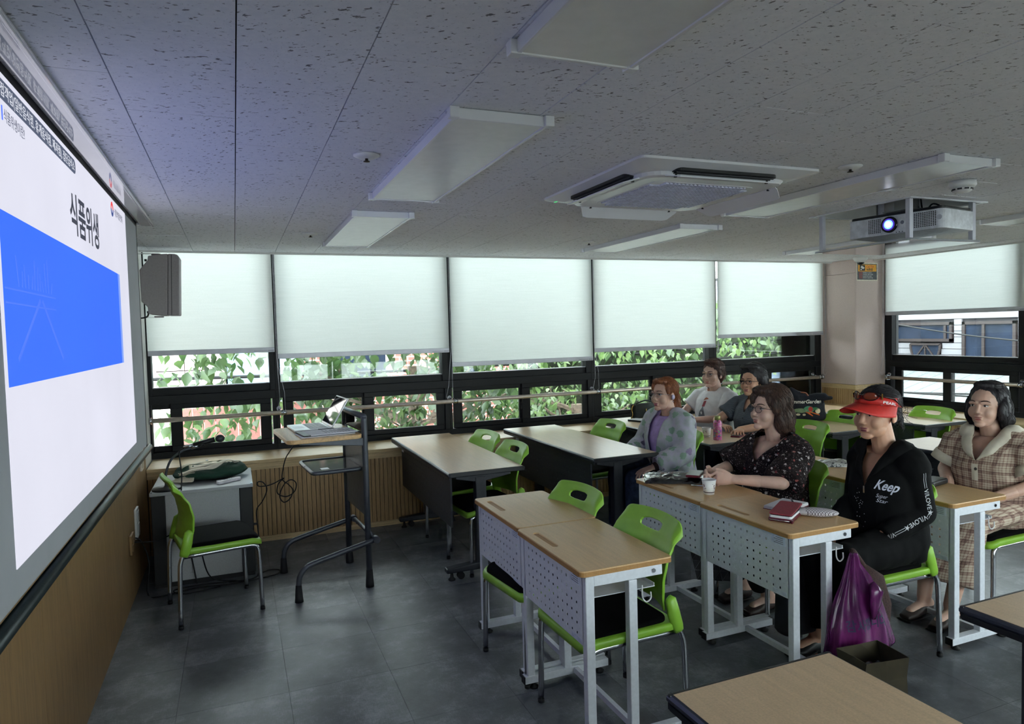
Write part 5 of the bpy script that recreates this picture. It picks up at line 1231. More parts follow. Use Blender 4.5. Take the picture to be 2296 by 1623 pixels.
tm = text_mesh('비닐봉투', .026, 0, 0); place_mesh(tm, (-.06, -.3, -.385), (1, 0, 0), (0, 0, 1), .18); print_on(tm, 'print', M_BPR, pg, purp_me, (0, 1, 0))
ms = thing('woven_shoulder_bag', 'dark brown woven shoulder bag hanging behind the purple bag', 'bag', (2.47, 2.165, .57)); M_WEAVE = mat('brown_weave', (58, 36, 34), .85, var=.4, scale=160, bump=.8, bscale=200)
b = MB().loft([((.05, .035, -.08), .05, .018), ((.13, .04, -.16), .085, .026), ((.16, .04, -.27), .095, .03), ((.16, .04, -.36), .08, .028), ((.15, .04, -.39), .05, .012)], 24, (1, 0, 0)); b.obj('body', M_WEAVE, ms)
MB().tube(spline([(.02, .03, -.02), (.0, .025, .028), (.04, .03, -.01), (.10, .035, -.08), (.17, .04, -.16)]), .012, 8).obj('strap', M_WEAVE, ms)
kb = thing('black_bag', 'black bag with a small white mark hanging under the white desk', 'bag', (2.46, 2.50, .12)); b = MB().loft([((0, 0, .0), .10, .05), ((0, 0, .02), .115, .055), ((0, 0, .30), .105, .05), ((0, 0, .43), .08, .03), ((0, 0, .48), .03, .014)], 24, (1, 0, 0), power=3.5); b.obj('body', M_BCAN, kb)
tm = text_mesh('z', .05, .0005); place_mesh(tm, (.02, -.056, .26), (1, 0, 0), (0, 0, 1)); link('mark', tm, M_WPLAST, kb)
ge = thing('geometric_bag', 'dark bag of triangular panels hanging under the white desk', 'bag', (2.36, 3.05, .20), -.6); M_TRI = mat('dark_triangles', (44, 42, 46), .35)
for i in range(4):
    for j in range(4):
        a, b_, c_, d_ = [V(((i + p) * .045 - .09 + .012 * (3 - j - q), .004 * ((i + p + j + q) % 2) * (1 if (i + j) % 2 else -1), (j + q) * .055)) for p, q in ((0, 0), (1, 0), (1, 1), (0, 1))]
        for tri in ((a, b_, c_), (a, c_, d_)):
            ctr = (tri[0] + tri[1] + tri[2]) / 3; g = MB(); t3 = [ctr + (p - ctr) * .93 for p in tri]; g.add([p + V((0, -.008, 0)) for p in t3] + [p + V((0, .008, 0)) for p in t3], [(0, 1, 2), (5, 4, 3), (0, 3, 4, 1), (1, 4, 5, 2), (2, 5, 3, 0)]); g.obj('triangle_panel', M_TRI, ge)
MB().tube(spline([(-.07, 0, .22), (-.05, 0, .34), (.05, 0, .34), (.09, 0, .22)]), .004, 6).obj('handle', M_BLACK, ge); MB().box(-.085, .095, -.004, .004, .002, .215).obj('lining', M_PRINT, ge)
pp = thing('paper_bag', 'brown paper carrier bag with wrapped things on the floor', 'bag', (2.31, 1.95, 0), -.15); M_KRAFT = mat('brown_kraft', (62, 54, 36), .8, var=.15, scale=12)
w_, d_ = .10, .07; vs = []; fs = []
for z, k, sk in ((0, 1, 0), (.1, 1.02, .0), (.2, 1.0, .004), (.28, 1.06, .012)):
    for x, y in ((-w_, -d_), (0, -d_ * 1.08), (w_, -d_), (w_, 0), (w_, d_), (0, d_ * 1.06), (-w_, d_), (-w_, 0)): vs.append((x * k + sk * random.uniform(-1, 1), y * k + sk * random.uniform(-1, 1), z))
for k in range(3):
    for j in range(8): fs.append((k * 8 + j, k * 8 + (j + 1) % 8, k * 8 + 8 + (j + 1) % 8, k * 8 + 8 + j))
fs.append(tuple(reversed(range(8)))); o = bpy.data.objects.new('t', MB().add(vs, fs).mesh()); q = o.modifiers.new('s', 'SOLIDIFY'); q.thickness = .003; link('bag_wall', ev_mesh(o), M_KRAFT, pp)
MB().box(-.085, .085, -.05, .05, .004, .17).obj('contents', mat('dark_parcel', (40, 34, 30), .8), pp); o = crumple(.085, .05, .05, .02, 20, 26, 2.).obj('film_wrap', M_POLY, pp); o.location = (0, 0, .17)
og = thing('orange_pouch', 'small orange pouch on the floor under the white desk', 'pouch', (2.30, 2.25, 0), .3); MB().loft([((0, 0, 0), .05, .025), ((0, 0, .02), .056, .03), ((0, 0, .10), .05, .022), ((0, 0, .14), .035, .008)], 20, (1, 0, 0), power=3).obj('body', mat('orange_fabric', (170, 84, 40), .7), og); MB().box(-.035, .035, -.006, .006, .138, .148).obj('zip', M_BLACK, og)
# ================================================================ people
def m_skin(name, col):
    t = NT(name); co = t.coord('Object'); n = t.noise(co, 14, 4); c_ = t.ramp(n, [(.3, tuple(x * .93 for x in col)), (.7, tuple(min(255, x * 1.05) for x in col))])
    t.col(c_); t.set(Roughness=.48); t.b.inputs['Subsurface Weight'].default_value = .12; t.b.inputs['Subsurface Radius'].default_value = (.012, .005, .003)
    t.bump(t.noise(co, 300, 2), .06, .001); return t.m
def m_hair(name, a, b):
    t = NT(name); co = t.coord('Object'); n = t.noise(t.mapping(co, (140, 140, 22)), 1, 4, .6); t.col(t.ramp(n, [(.3, a), (.72, b)])); t.set(Roughness=.55); t.b.inputs['Anisotropic'].default_value = .5
    t.bump(n, .5, .003); return t.m
def cloth(name, fn, rough=.9, weave=900, sheen=.0):
    t = NT(name); co = t.coord('Object'); t.col(fn(t, co)); t.set(Roughness=rough); t.b.inputs['Sheen Weight'].default_value = sheen; t.b.inputs['Specular IOR Level'].default_value = .2; t.bump(t.noise(co, weave, 2), .15, .001); return t.m
def c_plain(col, v=.07):
    return lambda t, co: t.ramp(t.noise(co, 26, 3), [(.3, tuple(x * (1 - v) for x in col)), (.7, tuple(min(255, x * (1 + v)) for x in col))])
def c_floral_dark(t, co):
    d = t.vor(co, 34); c = t.vor(co, 34, out=1); n = t.noise(co, 100, 3); h = t.sep(c)[0]
    colr = t.ramp(h, [(.0, (196, 190, 190)), (.30, (164, 92, 88)), (.46, (206, 196, 192)), (.62, (124, 62, 66)), (.78, (120, 116, 112)), (.9, (176, 120, 110))], 'CONSTANT')
    k = t.math('LESS_THAN', t.math('ADD', d, t.math('MULTIPLY', n, .62)), .56); b_ = t.ramp(t.noise(co, 60), [(.35, (24, 18, 20)), (.7, (48, 38, 38))])
    d2 = t.math('LESS_THAN', t.vor(co, 95), .20); return t.mix(d2, t.mix(k, b_, colr), (150, 140, 140))
def c_floral_pale(t, co):
    n = t.noise(co, 22, 3); d = t.vor(t.mapping(co, (1, 1, 1)), 13); c = t.vor(co, 13, out=1); h = t.sep(c)[0]
    pet = t.math('LESS_THAN', t.math('ADD', d, t.math('MULTIPLY', t.noise(co, 46, 2), .55)), .60); colr = t.ramp(h, [(.0, (120, 156, 128)), (.34, (100, 86, 112)), (.6, (128, 162, 134)), (.85, (140, 120, 158))], 'CONSTANT')
    base = t.ramp(n, [(.35, (168, 176, 174)), (.65, (184, 180, 196))]); k = t.math('MULTIPLY', pet, .8); m = t.n('ShaderNodeMath', operation='MULTIPLY'); return t.mix(k, base, colr)
def c_plaid(t, co):
    x, y, z = t.sep(co); out = None
    def stripes(s, f, w, ph=0.0): return t.math('LESS_THAN', t.math('FRACT', t.math('ADD', t.math('MULTIPLY', s, f), ph)), w)
    nz = t.noise(co, 55, 3)
    h = t.math('ADD', t.math('MULTIPLY', stripes(z, 20, .30), .5), t.math('MULTIPLY', stripes(z, 80, .36, .2), .4)); v = t.math('ADD', t.math('MULTIPLY', stripes(t.math('ADD', y, t.math('MULTIPLY', x, .6)), 19, .32), .5), t.math('MULTIPLY', stripes(y, 76, .34, .3), .4))
    k = t.math('ADD', t.math('MULTIPLY', t.math('ADD', h, v), .62), t.math('MULTIPLY', t.math('SUBTRACT', nz, .5), .5)); return t.ramp(k, [(.05, (196, 180, 160)), (.4, (158, 130, 116)), (.75, (122, 96, 88)), (1., (98, 76, 70))])
def c_check(t, co):
    x, y, z = t.sep(co)
    def s(q, f): return t.math('LESS_THAN', t.math('FRACT', t.math('MULTIPLY', q, f)), .5)
    k = t.math('ADD', t.math('MULTIPLY', s(z, 130), .5), t.math('MULTIPLY', s(t.math('ADD', y, x), 130), .5)); return t.ramp(k, [(.0, (112, 118, 126)), (.5, (84, 90, 98)), (1., (58, 62, 70))])
M_SK = {'a': m_skin('skin_light', (206, 166, 146)), 'b': m_skin('skin_warm', (204, 156, 128)), 'c': m_skin('skin_fair', (214, 176, 158))}
M_EYE = mat('eye_white', (214, 208, 204), .25); M_IRIS = mat('dark_iris', (34, 24, 20), .12); M_BROW = mat('brow_hair', (62, 46, 40), .8); M_MTL = mat('glasses_metal', (60, 50, 56), .3, .6); M_LENS = m_glass('spectacle_lens', (238, 238, 240))
LIPS = {'a': mat('lips_plum', (142, 62, 84), .4), 'b': mat('lips_soft', (172, 98, 92), .45)}

def hand_shape(b, wrist, d, n, s, curl=(.35, .45, .35), spread=.05, thumb=.5, k=1.0):
    """palm, four unequal bent fingers and a thumb from the side of the palm; d along, n palm side, s thumb side"""
    w, d, n, s = V(wrist), V(d).normalized(), V(n).normalized(), V(s).normalized()
    b.loft([(w - d * .02 * k, .024 * k, .019 * k), (w + d * .015 * k, .029 * k, .018 * k), (w + d * .055 * k, .039 * k, .016 * k), (w + d * .088 * k, .040 * k, .013 * k), (w + d * .098 * k, .034 * k, .008 * k)], 14, tuple(s))
    for i, (L_, r) in enumerate(((.070, .0079), (.080, .0081), (.074, .0077), (.056, .0070))):
        p = w + d * .086 * k + s * ((.031 - .0205 * i) * k); dirv = (d + s * (spread * (1.5 - i))).normalized(); ax = s; ang = 0.0
        for j, (fr, c_) in enumerate(zip((.46, .31, .26), curl)):
            dirv = Matrix.Rotation(c_ * (1 + .06 * i), 3, n.cross(dirv).cross(n) if False else dirv.cross(n)) @ dirv
            q = p + dirv * (L_ * fr * k); b.cap(p, q, r * k * (1 - .08 * j), r * k * (.95 - .08 * j), 10); p = q
            n = n
    p = w + d * .022 * k + s * .026 * k; dv = (d * .75 + s * .75 + n * thumb).normalized(); q = p + dv * .040 * k; b.cap(p, q, .0125 * k, .0105 * k, 10); dv2 = (d * 1.0 + s * .25 + n * thumb).normalized(); b.cap(q, q + dv2 * .030 * k, .0103 * k, .0085 * k, 10)

def head_shape(b, T, wide=1.0, jaw=1.0, nose=1.0):
    def E(c, r, rot=None): b.ell(T @ V(c), r, 20, 14, (T.to_3x3() @ rot) if rot is not None else T.to_3x3())
    def C(p, q, r0, r1): b.cap(T @ V(p), T @ V(q), r0, r1, 12)
    W = wide
    E((-.014, 0, .030), (.094, .076 * W, .088)); E((.026, 0, -.025), (.066, .064 * W, .080)); E((.030, 0, -.066), (.052, .053 * W * jaw, .046)); E((.066, 0, -.099), (.022, .027 * jaw, .017))
    for s in (-1, 1):
        E((.052, s * .036 * W, -.032), (.033, .030, .036)); E((-.012, s * .076 * W, -.006), (.017, .009, .030), Matrix.Rotation(.25, 3, 'Y')); E((-.004, s * .078 * W, -.026), (.010, .008, .011)); E((.097, s * .0125, -.037), (.010, .008, .0075))
        C((.082, s * .014, .022), (.070, s * .048, .018), .0125, .010); C((.0795, s * .018, -.006), (.070, s * .044, -.008), .007, .006)
    C((.084, 0, .010), (.1025, 0, -.030), .0085, .0112 * nose); C((.086, 0, -.045), (.084, 0, -.052), .010, .012)
    C((.083, -.014, -.061), (.083, .014, -.061), .0075, .0075); C((.082, -.012, -.072), (.082, .012, -.072), .0078, .0078)

def strands(hair_me, n, L_, r, flow, seed, name='strand'):
    rd = random.Random(seed); vs = [v_.co for v_ in hair_me.vertices]; bvh = BVHTree.FromPolygons(vs, [p.vertices for p in hair_me.polygons]); b = MB(); polys = hair_me.polygons; fl_ = V(flow)
    for _ in range(n):
        p0 = polys[rd.randrange(len(polys))]; p = p0.center.copy(); nrm = p0.normal.copy(); pts = []; rr = []; m = 7; j = V((rd.gauss(0, .25), rd.gauss(0, .25), rd.gauss(0, .12))); l_ = L_ * rd.uniform(.6, 1.3)
        for k in range(m):
            pts.append(p + nrm * (.0015 + .004 * (k / m) ** 2 * rd.random())); rr.append(r * (1 - .85 * (k / (m - 1)) ** 2) * rd.uniform(.9, 1.1)); t = fl_ + j; t = t - nrm * t.dot(nrm)
            if t.length < 1e-4: break
            p = p + t.normalized() * (l_ / m); h = bvh.find_nearest(p)
            if h[0] is None: break
            p = h[0]; nrm = h[1]
        if len(pts) > 3: b.tube(pts, rr, 4)
    return b

def trim(me, kill):
    """remove the faces of a garment where the opening is and even out the cut edge"""
    bm = bmesh.new(); bm.from_mesh(me); bmesh.ops.delete(bm, geom=[f for f in bm.faces if kill(f.calc_center_median())], context='FACES')
    bmesh.ops.delete(bm, geom=[v_ for v_ in bm.verts if not v_.link_faces], context='VERTS')
    nb = {v_: [e.other_vert(v_) for e in v_.link_edges if e.is_boundary] for v_ in bm.verts if v_.is_boundary}
    for _ in range(8):
        new = {v_: (v_.co + sum((q.co for q in ns), V())) / (1 + len(ns)) for v_, ns in nb.items() if ns}
        for v_, c in new.items(): v_.co = c
    bm.to_mesh(me); bm.free(); return me
def displace(me, fn):
    """move every vertex along its normal by fn(co)"""
    n = len(me.vertices); co = [0.0] * (3 * n); nr = [0.0] * (3 * n); me.vertices.foreach_get('co', co); me.vertex_normals.foreach_get('vector', nr)
    for i in range(0, 3 * n, 3):
        d = fn(V((co[i], co[i + 1], co[i + 2]))); co[i] += nr[i] * d; co[i + 1] += nr[i + 1] * d; co[i + 2] += nr[i + 2] * d
    me.vertices.foreach_set('co', co); me.update(); return me
def wrinkle(me, amp, fr, seed):
    N = noise.noise
    def f(c):
        n1 = N((c.x * fr, c.y * fr, c.z * fr * .55 + seed)); n2 = N((c.x * fr * 2.3 + 7, c.y * fr * 2.3, c.z * fr * 1.2 + seed)); return amp * (1 - abs(n1) * 2.2) + amp * .5 * n2
    return displace(me, f)
def garment(name, b, m, par, voxel=.008, smooth=4, kill=None, wr=.004, fr=13, seed=1., thick=.0025):
    me = wrinkle(blob(b, voxel, smooth, name), wr, fr, seed)
    if kill: trim(me, kill)
    me.polygons.foreach_set('use_smooth', [True] * len(me.polygons)); o = link(name, me, m, par)
    if kill: q = o.modifiers.new('cloth', 'SOLIDIFY'); q.thickness = thick; q.offset = -1
    return o

def person(lb, loc, rz, H, hyaw, hpitch, skin, sh, arms, build, legs=None, hwide=1.0, jaw=1.0, neck=.182):
    """returns dict with the root and frames; H head centre in body coordinates"""
    r = None; H = V(H); zs = H.z - neck; T = Matrix.Translation(H) @ Matrix.Rotation(hyaw, 4, 'Z') @ Matrix.Rotation(-hpitch, 4, 'Y')
    head = MB(); fine = MB(); head_shape(head, T, hwide, jaw); nb = V((H.x * .55 - .035, H.y * .4, zs + .01)); head.cap(T @ V((-.030, 0, -.055)), nb, .050, .056, 16)
    cx = lambda z: H.x * .5 * (z - .46) / (zs - .46) - .02
    def torso(b, inf, z0=.47, f=build, top=True, smoothshoulder=True):
        secs = []
        for fr_, hw, hd, fw in ((0, .178, .135, 0), (.22, .176, .140, .012), (.45, .166, .128, .010), (.70, .170, .126, .016), (.86, .162, .104, .006), (.95, .140, .084, -.006), (1.02, .085, .062, -.012)):
            z = .47 + (zs + .01 - .47) * fr_
            if z < z0 - .02: continue
            secs.append(((cx(z) + fw, H.y * .5 * fr_, z), hw * f + inf, hd * f + inf))
        b.loft(secs, 28, (0, 1, 0))
        for s in (-1, 1):
            b.cap((cx(zs) - .01, s * .09, zs + .004 + inf * .4), (cx(zs) - .005, s * sh, zs - .026), .048 + inf, .052 + inf, 14); b.cap((cx(zs) - .028, s * .035, zs + .022), (cx(zs) - .012, s * .13, zs + .000), .040 + inf, .042 + inf, 12)
    body = MB(); torso(body, 0)
    legs = legs or [((.39, s * .10, .515), (.40, s * .105, .10), (.50, s * .11, .045)) for s in (-1, 1)]
    for s, (kn, an, toe) in zip((-1, 1), legs): body.cap((.02, s * .088, .535), kn, .082, .058, 14); body.cap(kn, an, .054, .036, 14); body.cap(V(an) - V((.03, 0, .035)), toe, .034, .026, 12)
    for s, A in zip((1, -1), arms):
        S = V((cx(zs) - .005, s * sh, zs - .02)); body.cap(S, A['e'], .046, .037, 14); fine.cap(V(A['e']) * .5 + V(A['w']) * .5, A['w'], .034, .025, 14); body.cap(A['e'], A['w'], .037, .026, 14); hand_shape(fine, A['w'], A['d'], A['n'], A['s'], A.get('curl', (.3, .4, .3)), thumb=A.get('th', .4), k=A.get('k', 1.0))
    mf = blob(fine, .003, 2); mh = blob(head, .0032, 6); mb_ = blob(body, .009, 3); bm = bmesh.new(); bm.from_mesh(mb_); bm.from_mesh(mf); bm.from_mesh(mh); me = bpy.data.meshes.new('person'); bm.to_mesh(me); bm.free(); me.polygons.foreach_set('use_smooth', [True] * len(me.polygons))
    r = link('person', me, skin); r.location = loc; r.rotation_euler = (0, 0, rz); tag(r, lb, 'person', 'seated women listening')
    # face parts
    R3 = T.to_3x3()
    for s in (-1, 1):
        e = MB().ell(T @ V((.0755, s * .0315, .0045)), (.0110, .0145, .0066), 14, 10, R3).obj('eye', M_EYE, r); MB().ell(T @ V((.0835, s * .0315, .0045)), (.0034, .0056, .0054), 12, 8, R3).obj('iris', M_IRIS, e)
        MB().tube([T @ V(p) for p in ((.0765, s * .0195, .0035), (.0845, s * .026, .0095), (.0850, s * .034, .0105), (.0775, s * .0455, .0055))], .0018, 6).obj('eyelid', M_BROW, r)
        MB().tube([T @ V(p) for p in ((.0955, s * .015, .0270), (.0935, s * .028, .0315), (.0850, s * .042, .0320), (.0755, s * .052, .0270))], [.0024, .0032, .0028, .001], 6).obj('eyebrow', M_BROW, r)
    return dict(r=r, T=T, H=H, zs=zs, cx=cx, torso=torso, sh=sh, legs=legs, arms=arms, R3=R3)
def lips(P, m):
    b = MB(); T = P['T']
    for q, w_, h_ in (((.0865, 0, -.0605), .0205, .0042), ((.0860, 0, -.0715), .0175, .0052)): b.ell(T @ V(q), (.0065, w_, h_), 16, 8, P['R3'])
    b.obj('lips', m, P['r'])
def hair(P, prims, m, n, L_, flow, seed, vox=.0055, r=.0013, amp=.003):
    b = MB(); T = P['T']
    for q in prims:
        if q[0] == 'e': b.ell(T @ V(q[1]), q[2], 22, 14, P['R3'] @ q[3] if len(q) > 3 else P['R3'])
        else: b.cap(T @ V(q[1]), T @ V(q[2]), q[3], q[4], 14)
    me = blob(b, vox, 3)
    Ti = T.inverted(); N = noise.noise
    def f(c):
        c = Ti @ c; return amp * (N((c.x * 42, c.y * 42, c.z * 12 + seed)) + .5 * N((c.x * 95, c.y * 95, c.z * 25 + seed)))
    displace(me, f)
    st = strands(me, int(n * 2.6), L_, r, P['R3'] @ V(flow), seed); base = MB(); base.v = [tuple(v_.co) for v_ in me.vertices]; base.f = [tuple(p.vertices) for p in me.polygons]; base.sm = [True] * len(base.f); base.add(st.v, st.f, True); return base.obj('hair', m, P['r'])
def glasses(P, m, rx=.0235, rz=.0195, sq=2.4, thick=.0014, dz=.002):
    T = P['T']; fr = MB()
    for s in (-1, 1):
        pts = []
        for k in range(25):
            a = 2 * PI * k / 24; c_, s_ = math.cos(a), math.sin(a); c_, s_ = math.copysign(abs(c_) ** (2 / sq), c_), math.copysign(abs(s_) ** (2 / sq), s_); y = s * .0325 + rx * c_; pts.append(T @ V((.1035 - .25 * abs(y) * .35, y, dz + rz * s_)))
        fr.tube(pts, thick, 6); fr.tube([T @ V((.093, s * .056, dz + .006)), T @ V((.05, s * .076, dz + .005)), T @ V((.0, s * .086, dz + .004)), T @ V((-.016, s * .086, -.010))], thick, 6)
    fr.tube([T @ V((.103, -.010, dz + .004)), T @ V((.108, 0, dz + .007)), T @ V((.103, .010, dz + .004))], thick, 6); o = fr.obj('glasses', m, P['r'])
    for s in (-1, 1): MB().add([T @ V((.1035 - .0875 * abs(s * .0325 + rx * .97 * math.cos(2 * PI * k / 24)), s * .0325 + rx * .97 * math.cos(2 * PI * k / 24), dz + rz * .97 * math.sin(2 * PI * k / 24))) for k in range(24)], [tuple(range(24))]).obj('lens', M_LENS, o)
    return o
def sleeve(b, P, side, r0, r1, frac, wrist=False, flare=0.0):
    s = 1 if side == 0 else -1; A = P['arms'][side]; S = V((P['cx'](P['zs']) - .005, s * P['sh'], P['zs'] - .02)); e = V(A['e'])
    if not wrist:
        q = S + (e - S) * frac; b.loft([(S - (e - S) * .12, r0 * .7, r0 * .7), (S, r0, r0), (S + (q - S) * .5, (r0 + r1) / 2, (r0 + r1) / 2), (q, r1 + flare, r1 + flare)], 20, (1, 0, .1))
    else:
        w_ = V(A['w']); q = e + (w_ - e) * frac; b.cap(S, e, r0, (r0 + r1) / 2, 16); b.loft([(e - (w_ - e) * .02, (r0 + r1) / 2, (r0 + r1) / 2), (e + (q - e) * .5, r1 * 1.12, r1 * 1.12), (q, r1 + flare, r1 + flare)], 18, (0, 0, 1)); b.ell(e, (r0 + r1) / 2)
def trousers(P, m, name='trousers', inf=.014, hem=.12, skirt=False):
    b = MB(); L = P['legs']; b.loft([((-.02, 0, .462), .175, .13), ((-.01, 0, .54), .192, .155), ((-.01, 0, .64), .18, .142)], 26, (0, 1, 0))
    if skirt:
        k0 = (V(L[0][0]) + V(L[1][0])) / 2; a0 = (V(L[0][1]) + V(L[1][1])) / 2; b.loft([((.0, 0, .535), .10, .20), ((.2, 0, .545), .094, .205), (k0 + V((.02, 0, .0)), .085, .195), (k0 + V((.05, 0, -.09)), .085, .19), (k0 * .55 + a0 * .45 + V((.04, 0, 0)), .10, .195), (k0 * .3 + a0 * .7 + V((.04, 0, 0)), .11, .20)], 26, (0, 0, 1))
    else:
        for s, (kn, an, toe) in zip((-1, 1), L):
            kn, an = V(kn), V(an); h = kn + (an - kn) * (1 - hem); b.cap((.02, s * .088, .54), kn, .088 + inf, .062 + inf, 16); b.loft([(kn, .066 + inf, .066 + inf), (kn * .5 + h * .5, .060 + inf, .060 + inf), (h, .054 + inf, .054 + inf)], 18, (1, 0, 0)); b.ell(kn, .066 + inf)
    return garment(name, b, m, P['r'], .010, 3, None, .004, 12, 5.)
def shoes(P, m):
    for (kn, an, toe) in P['legs']:
        an, toe = V(an), V(toe); b = MB(); f = (toe - an); f.z = 0; f.normalize(); z0 = -.0
        b.loft([((an.x - f.x * .045, an.y - f.y * .045, .045), .03, .036), ((an.x + f.x * .03, an.y + f.y * .03, .042), .036, .036), ((toe.x, toe.y, .030), .043, .026), ((toe.x + f.x * .055, toe.y + f.y * .055, .022), .030, .016)], 18, (-f.y, f.x, 0)); me = blob(b, .007, 2)
        for v_ in me.vertices: v_.co.z = max(.004, v_.co.z)
        o = link('shoe', me, m, P['r'])
        g = MB().loft([((an.x - f.x * .05, an.y - f.y * .05, .006), .034, .006), ((toe.x + f.x * .06, toe.y + f.y * .06, .006), .04, .006)], 14, (-f.y, f.x, 0)); g.obj('sole', M_RUBBER, o)
def neck_kill(P, r0, vdepth=0.0, vw=.0, back=.0):
    cxn = P['H'].x * .55 - .035; zs = P['zs']; yy = P['H'].y * .4
    def kill(c):
        if c.z < zs - .22: return False
        d = math.hypot((c.x - cxn) * .95, c.y - yy)
        if d < r0 and c.z > zs - .06: return True
        if vdepth and c.x > cxn and c.z > zs - vdepth and abs(c.y - yy) < vw * (c.z - (zs - vdepth)) / vdepth: return True
        return False
    return kill
def W2L(P, x, y, z):
    """world point into the person's own coordinates"""
    r = P['r'] if isinstance(P, dict) else P; return Matrix.Rotation(-r.rotation_euler.z, 3, 'Z') @ (V((x, y, z)) - r.location)
def to_local(loc, rz, x, y, z): return Matrix.Rotation(-rz, 3, 'Z') @ (V((x, y, z)) - V(loc))
# ---------------------------------------------------------------- ginger haired woman, pale floral cardigan
loc, rz = (2.985, 4.28, 0), PI + .06
P = person('woman with ginger ponytail, clear glasses and pale floral cardigan', loc, rz, (.045, .0, 1.095), .20, .05, M_SK['a'], .172,
           [dict(e=(.06, .245, .70), w=(.29, .195, .615), d=(1, -.12, -.22), n=(0, 0, -1), s=(0, -1, 0), curl=(.30, .35, .3)), dict(e=(.06, -.245, .70), w=(.28, -.18, .62), d=(1, .15, -.2), n=(0, 0, -1), s=(0, 1, 0))], 1.0, jaw=.95)
lips(P, LIPS['a']); tr = trousers(P, cloth('blue_denim', c_plain((46, 56, 74), .2), .9)); shoes(P, M_BLACK)
b = MB(); P['torso'](b, .010); garment('t_shirt', b, cloth('lavender_jersey', c_plain((176, 152, 206))), P['r'], .008, 3, neck_kill(P, .072), .002)
b = MB(); P['torso'](b, .030); sleeve(b, P, 0, .082, .068, .92, True); sleeve(b, P, 1, .082, .068, .92, True); nk = neck_kill(P, .085)
def kill(c, P=P, nk=nk):
    if nk(c): return True
    return c.x > P['cx'](c.z) + .05 and abs(c.y - .01) < .028 + .042 * max(0, (c.z - .62) / .3)
ca = garment('cardigan', b, cloth('pale_floral_voile', c_floral_pale, .85), P['r'], .009, 4, kill, .007, 11, 2.2)
MB().loft([((.225, .208, .632), .040, .036), ((.262, .202, .622), .038, .033), ((.300, .193, .612), .034, .028)], 18, (0, 1, 0), False).obj('wrist_cuff', mat('brown_arm_cover', (52, 34, 30), .8), P['r'])
hair(P, [('e', (-.032, 0, .044), (.098, .086, .092)), ('e', (.028, -.012, .100), (.048, .062, .024)), ('e', (.030, -.052, .060), (.040, .022, .040)), ('e', (.010, .066, .045), (.040, .016, .045)), ('e', (-.085, 0, .0), (.045, .062, .070)), ('c', (-.105, .01, -.02), (-.115, .03, -.13), .046, .036), ('c', (-.115, .03, -.13), (-.10, .05, -.225), .036, .014)], m_hair('ginger_hair', (88, 44, 24), (168, 100, 58)), 240, .10, (-.5, .1, -.8), 3)
glasses(P, M_CHROME, .0245, .0185, 2.6, .0011); T = P['T']
MB().ell(T @ V((.0, .090, -.012)), (.016, .009, .019), 14, 10, P['R3']).obj('earphone', mat('lilac_plastic', (178, 170, 196), .3), P['r']); MB().ell(T @ V((-.002, .088, -.043)), .0055, 10, 8).obj('earring', M_CHROME, P['r'])
# ---------------------------------------------------------------- white T-shirt woman
loc, rz = (4.09, 5.13, 0), PI + .10
P = person('woman with short brown hair in white printed T-shirt by the window', loc, rz, (.035, 0, 1.150), .26, .03, M_SK['c'], .185,
           [dict(e=(.16, .255, .775), w=(.33, .08, .765), d=(.3, -.95, 0), n=(0, 0, -1), s=(1, .2, 0), curl=(.2, .3, .2)), dict(e=(.16, -.265, .775), w=(.36, -.08, .765), d=(.25, .95, 0), n=(0, 0, -1), s=(1, -.2, 0), curl=(.2, .3, .2))], 1.10, hwide=1.06, jaw=1.12)
lips(P, LIPS['b']); trousers(P, cloth('dark_cotton', c_plain((40, 42, 50)))); shoes(P, M_BLACK)
b = MB(); P['torso'](b, .016); sleeve(b, P, 0, .078, .070, .62, flare=.006); sleeve(b, P, 1, .078, .070, .62, flare=.006)
ts = garment('t_shirt', b, cloth('white_jersey', c_plain((226, 224, 226), .02)), P['r'], .008, 3, neck_kill(P, .080), .0045, 12, 4.4)
def shirt_print(poly, name, m, tgt, par, u0=(0, 1, 0), o=(.4, 0, 0)): link(name, project(MB().add([V(o) + V(u0) * p[0] + V((0, 0, p[1])) for p in poly], [tuple(range(len(poly)))]).mesh(), tgt, (-1, 0, 0), .003), m, par)
z0 = P['zs'] - .20
shirt_print([(-.055, z0), (.035, z0), (.022, z0 + .06), (.0, z0 + .105), (-.025, z0 + .06)], 'print_body', mat('print_grey', (98, 100, 108), .8), ts.data, P['r']); shirt_print(circ(-.008, z0 + .038, .012, .014), 'print_spot', M_WPLAST, ts.data, P['r'])
shirt_print([(-.018, z0 + .095), (.018, z0 + .095), (.03, z0 + .15), (.0, z0 + .145)], 'print_scarf', mat('print_crimson', (150, 62, 74), .8), ts.data, P['r']); shirt_print([(-.01, z0 + .15), (.045, z0 + .165), (.03, z0 + .175), (.01, z0 + .178)], 'print_hat', mat('print_rust', (156, 92, 66), .8), ts.data, P['r']); shirt_print([(-.055, z0 - .012), (.05, z0 - .006), (.05, z0), (-.055, z0 - .004)], 'print_ground', MATS['print_grey'], ts.data, P['r'])
hair(P, [('e', (-.036, 0, .052), (.104, .097, .102)), ('e', (.016, 0, .118), (.056, .074, .028)), ('e', (-.078, 0, .005), (.066, .088, .088)), ('e', (-.02, .070, .02), (.045, .022, .055)), ('e', (-.02, -.070, .02), (.045, .022, .055)), ('c', (-.09, .0, -.06), (-.07, 0, -.09), .045, .03)], m_hair('dark_brown_hair', (44, 26, 22), (96, 62, 52)), 220, .05, (-.8, .15, -.3), 5)
glasses(P, M_MTL, .0235, .0175, 2.4, .0008)
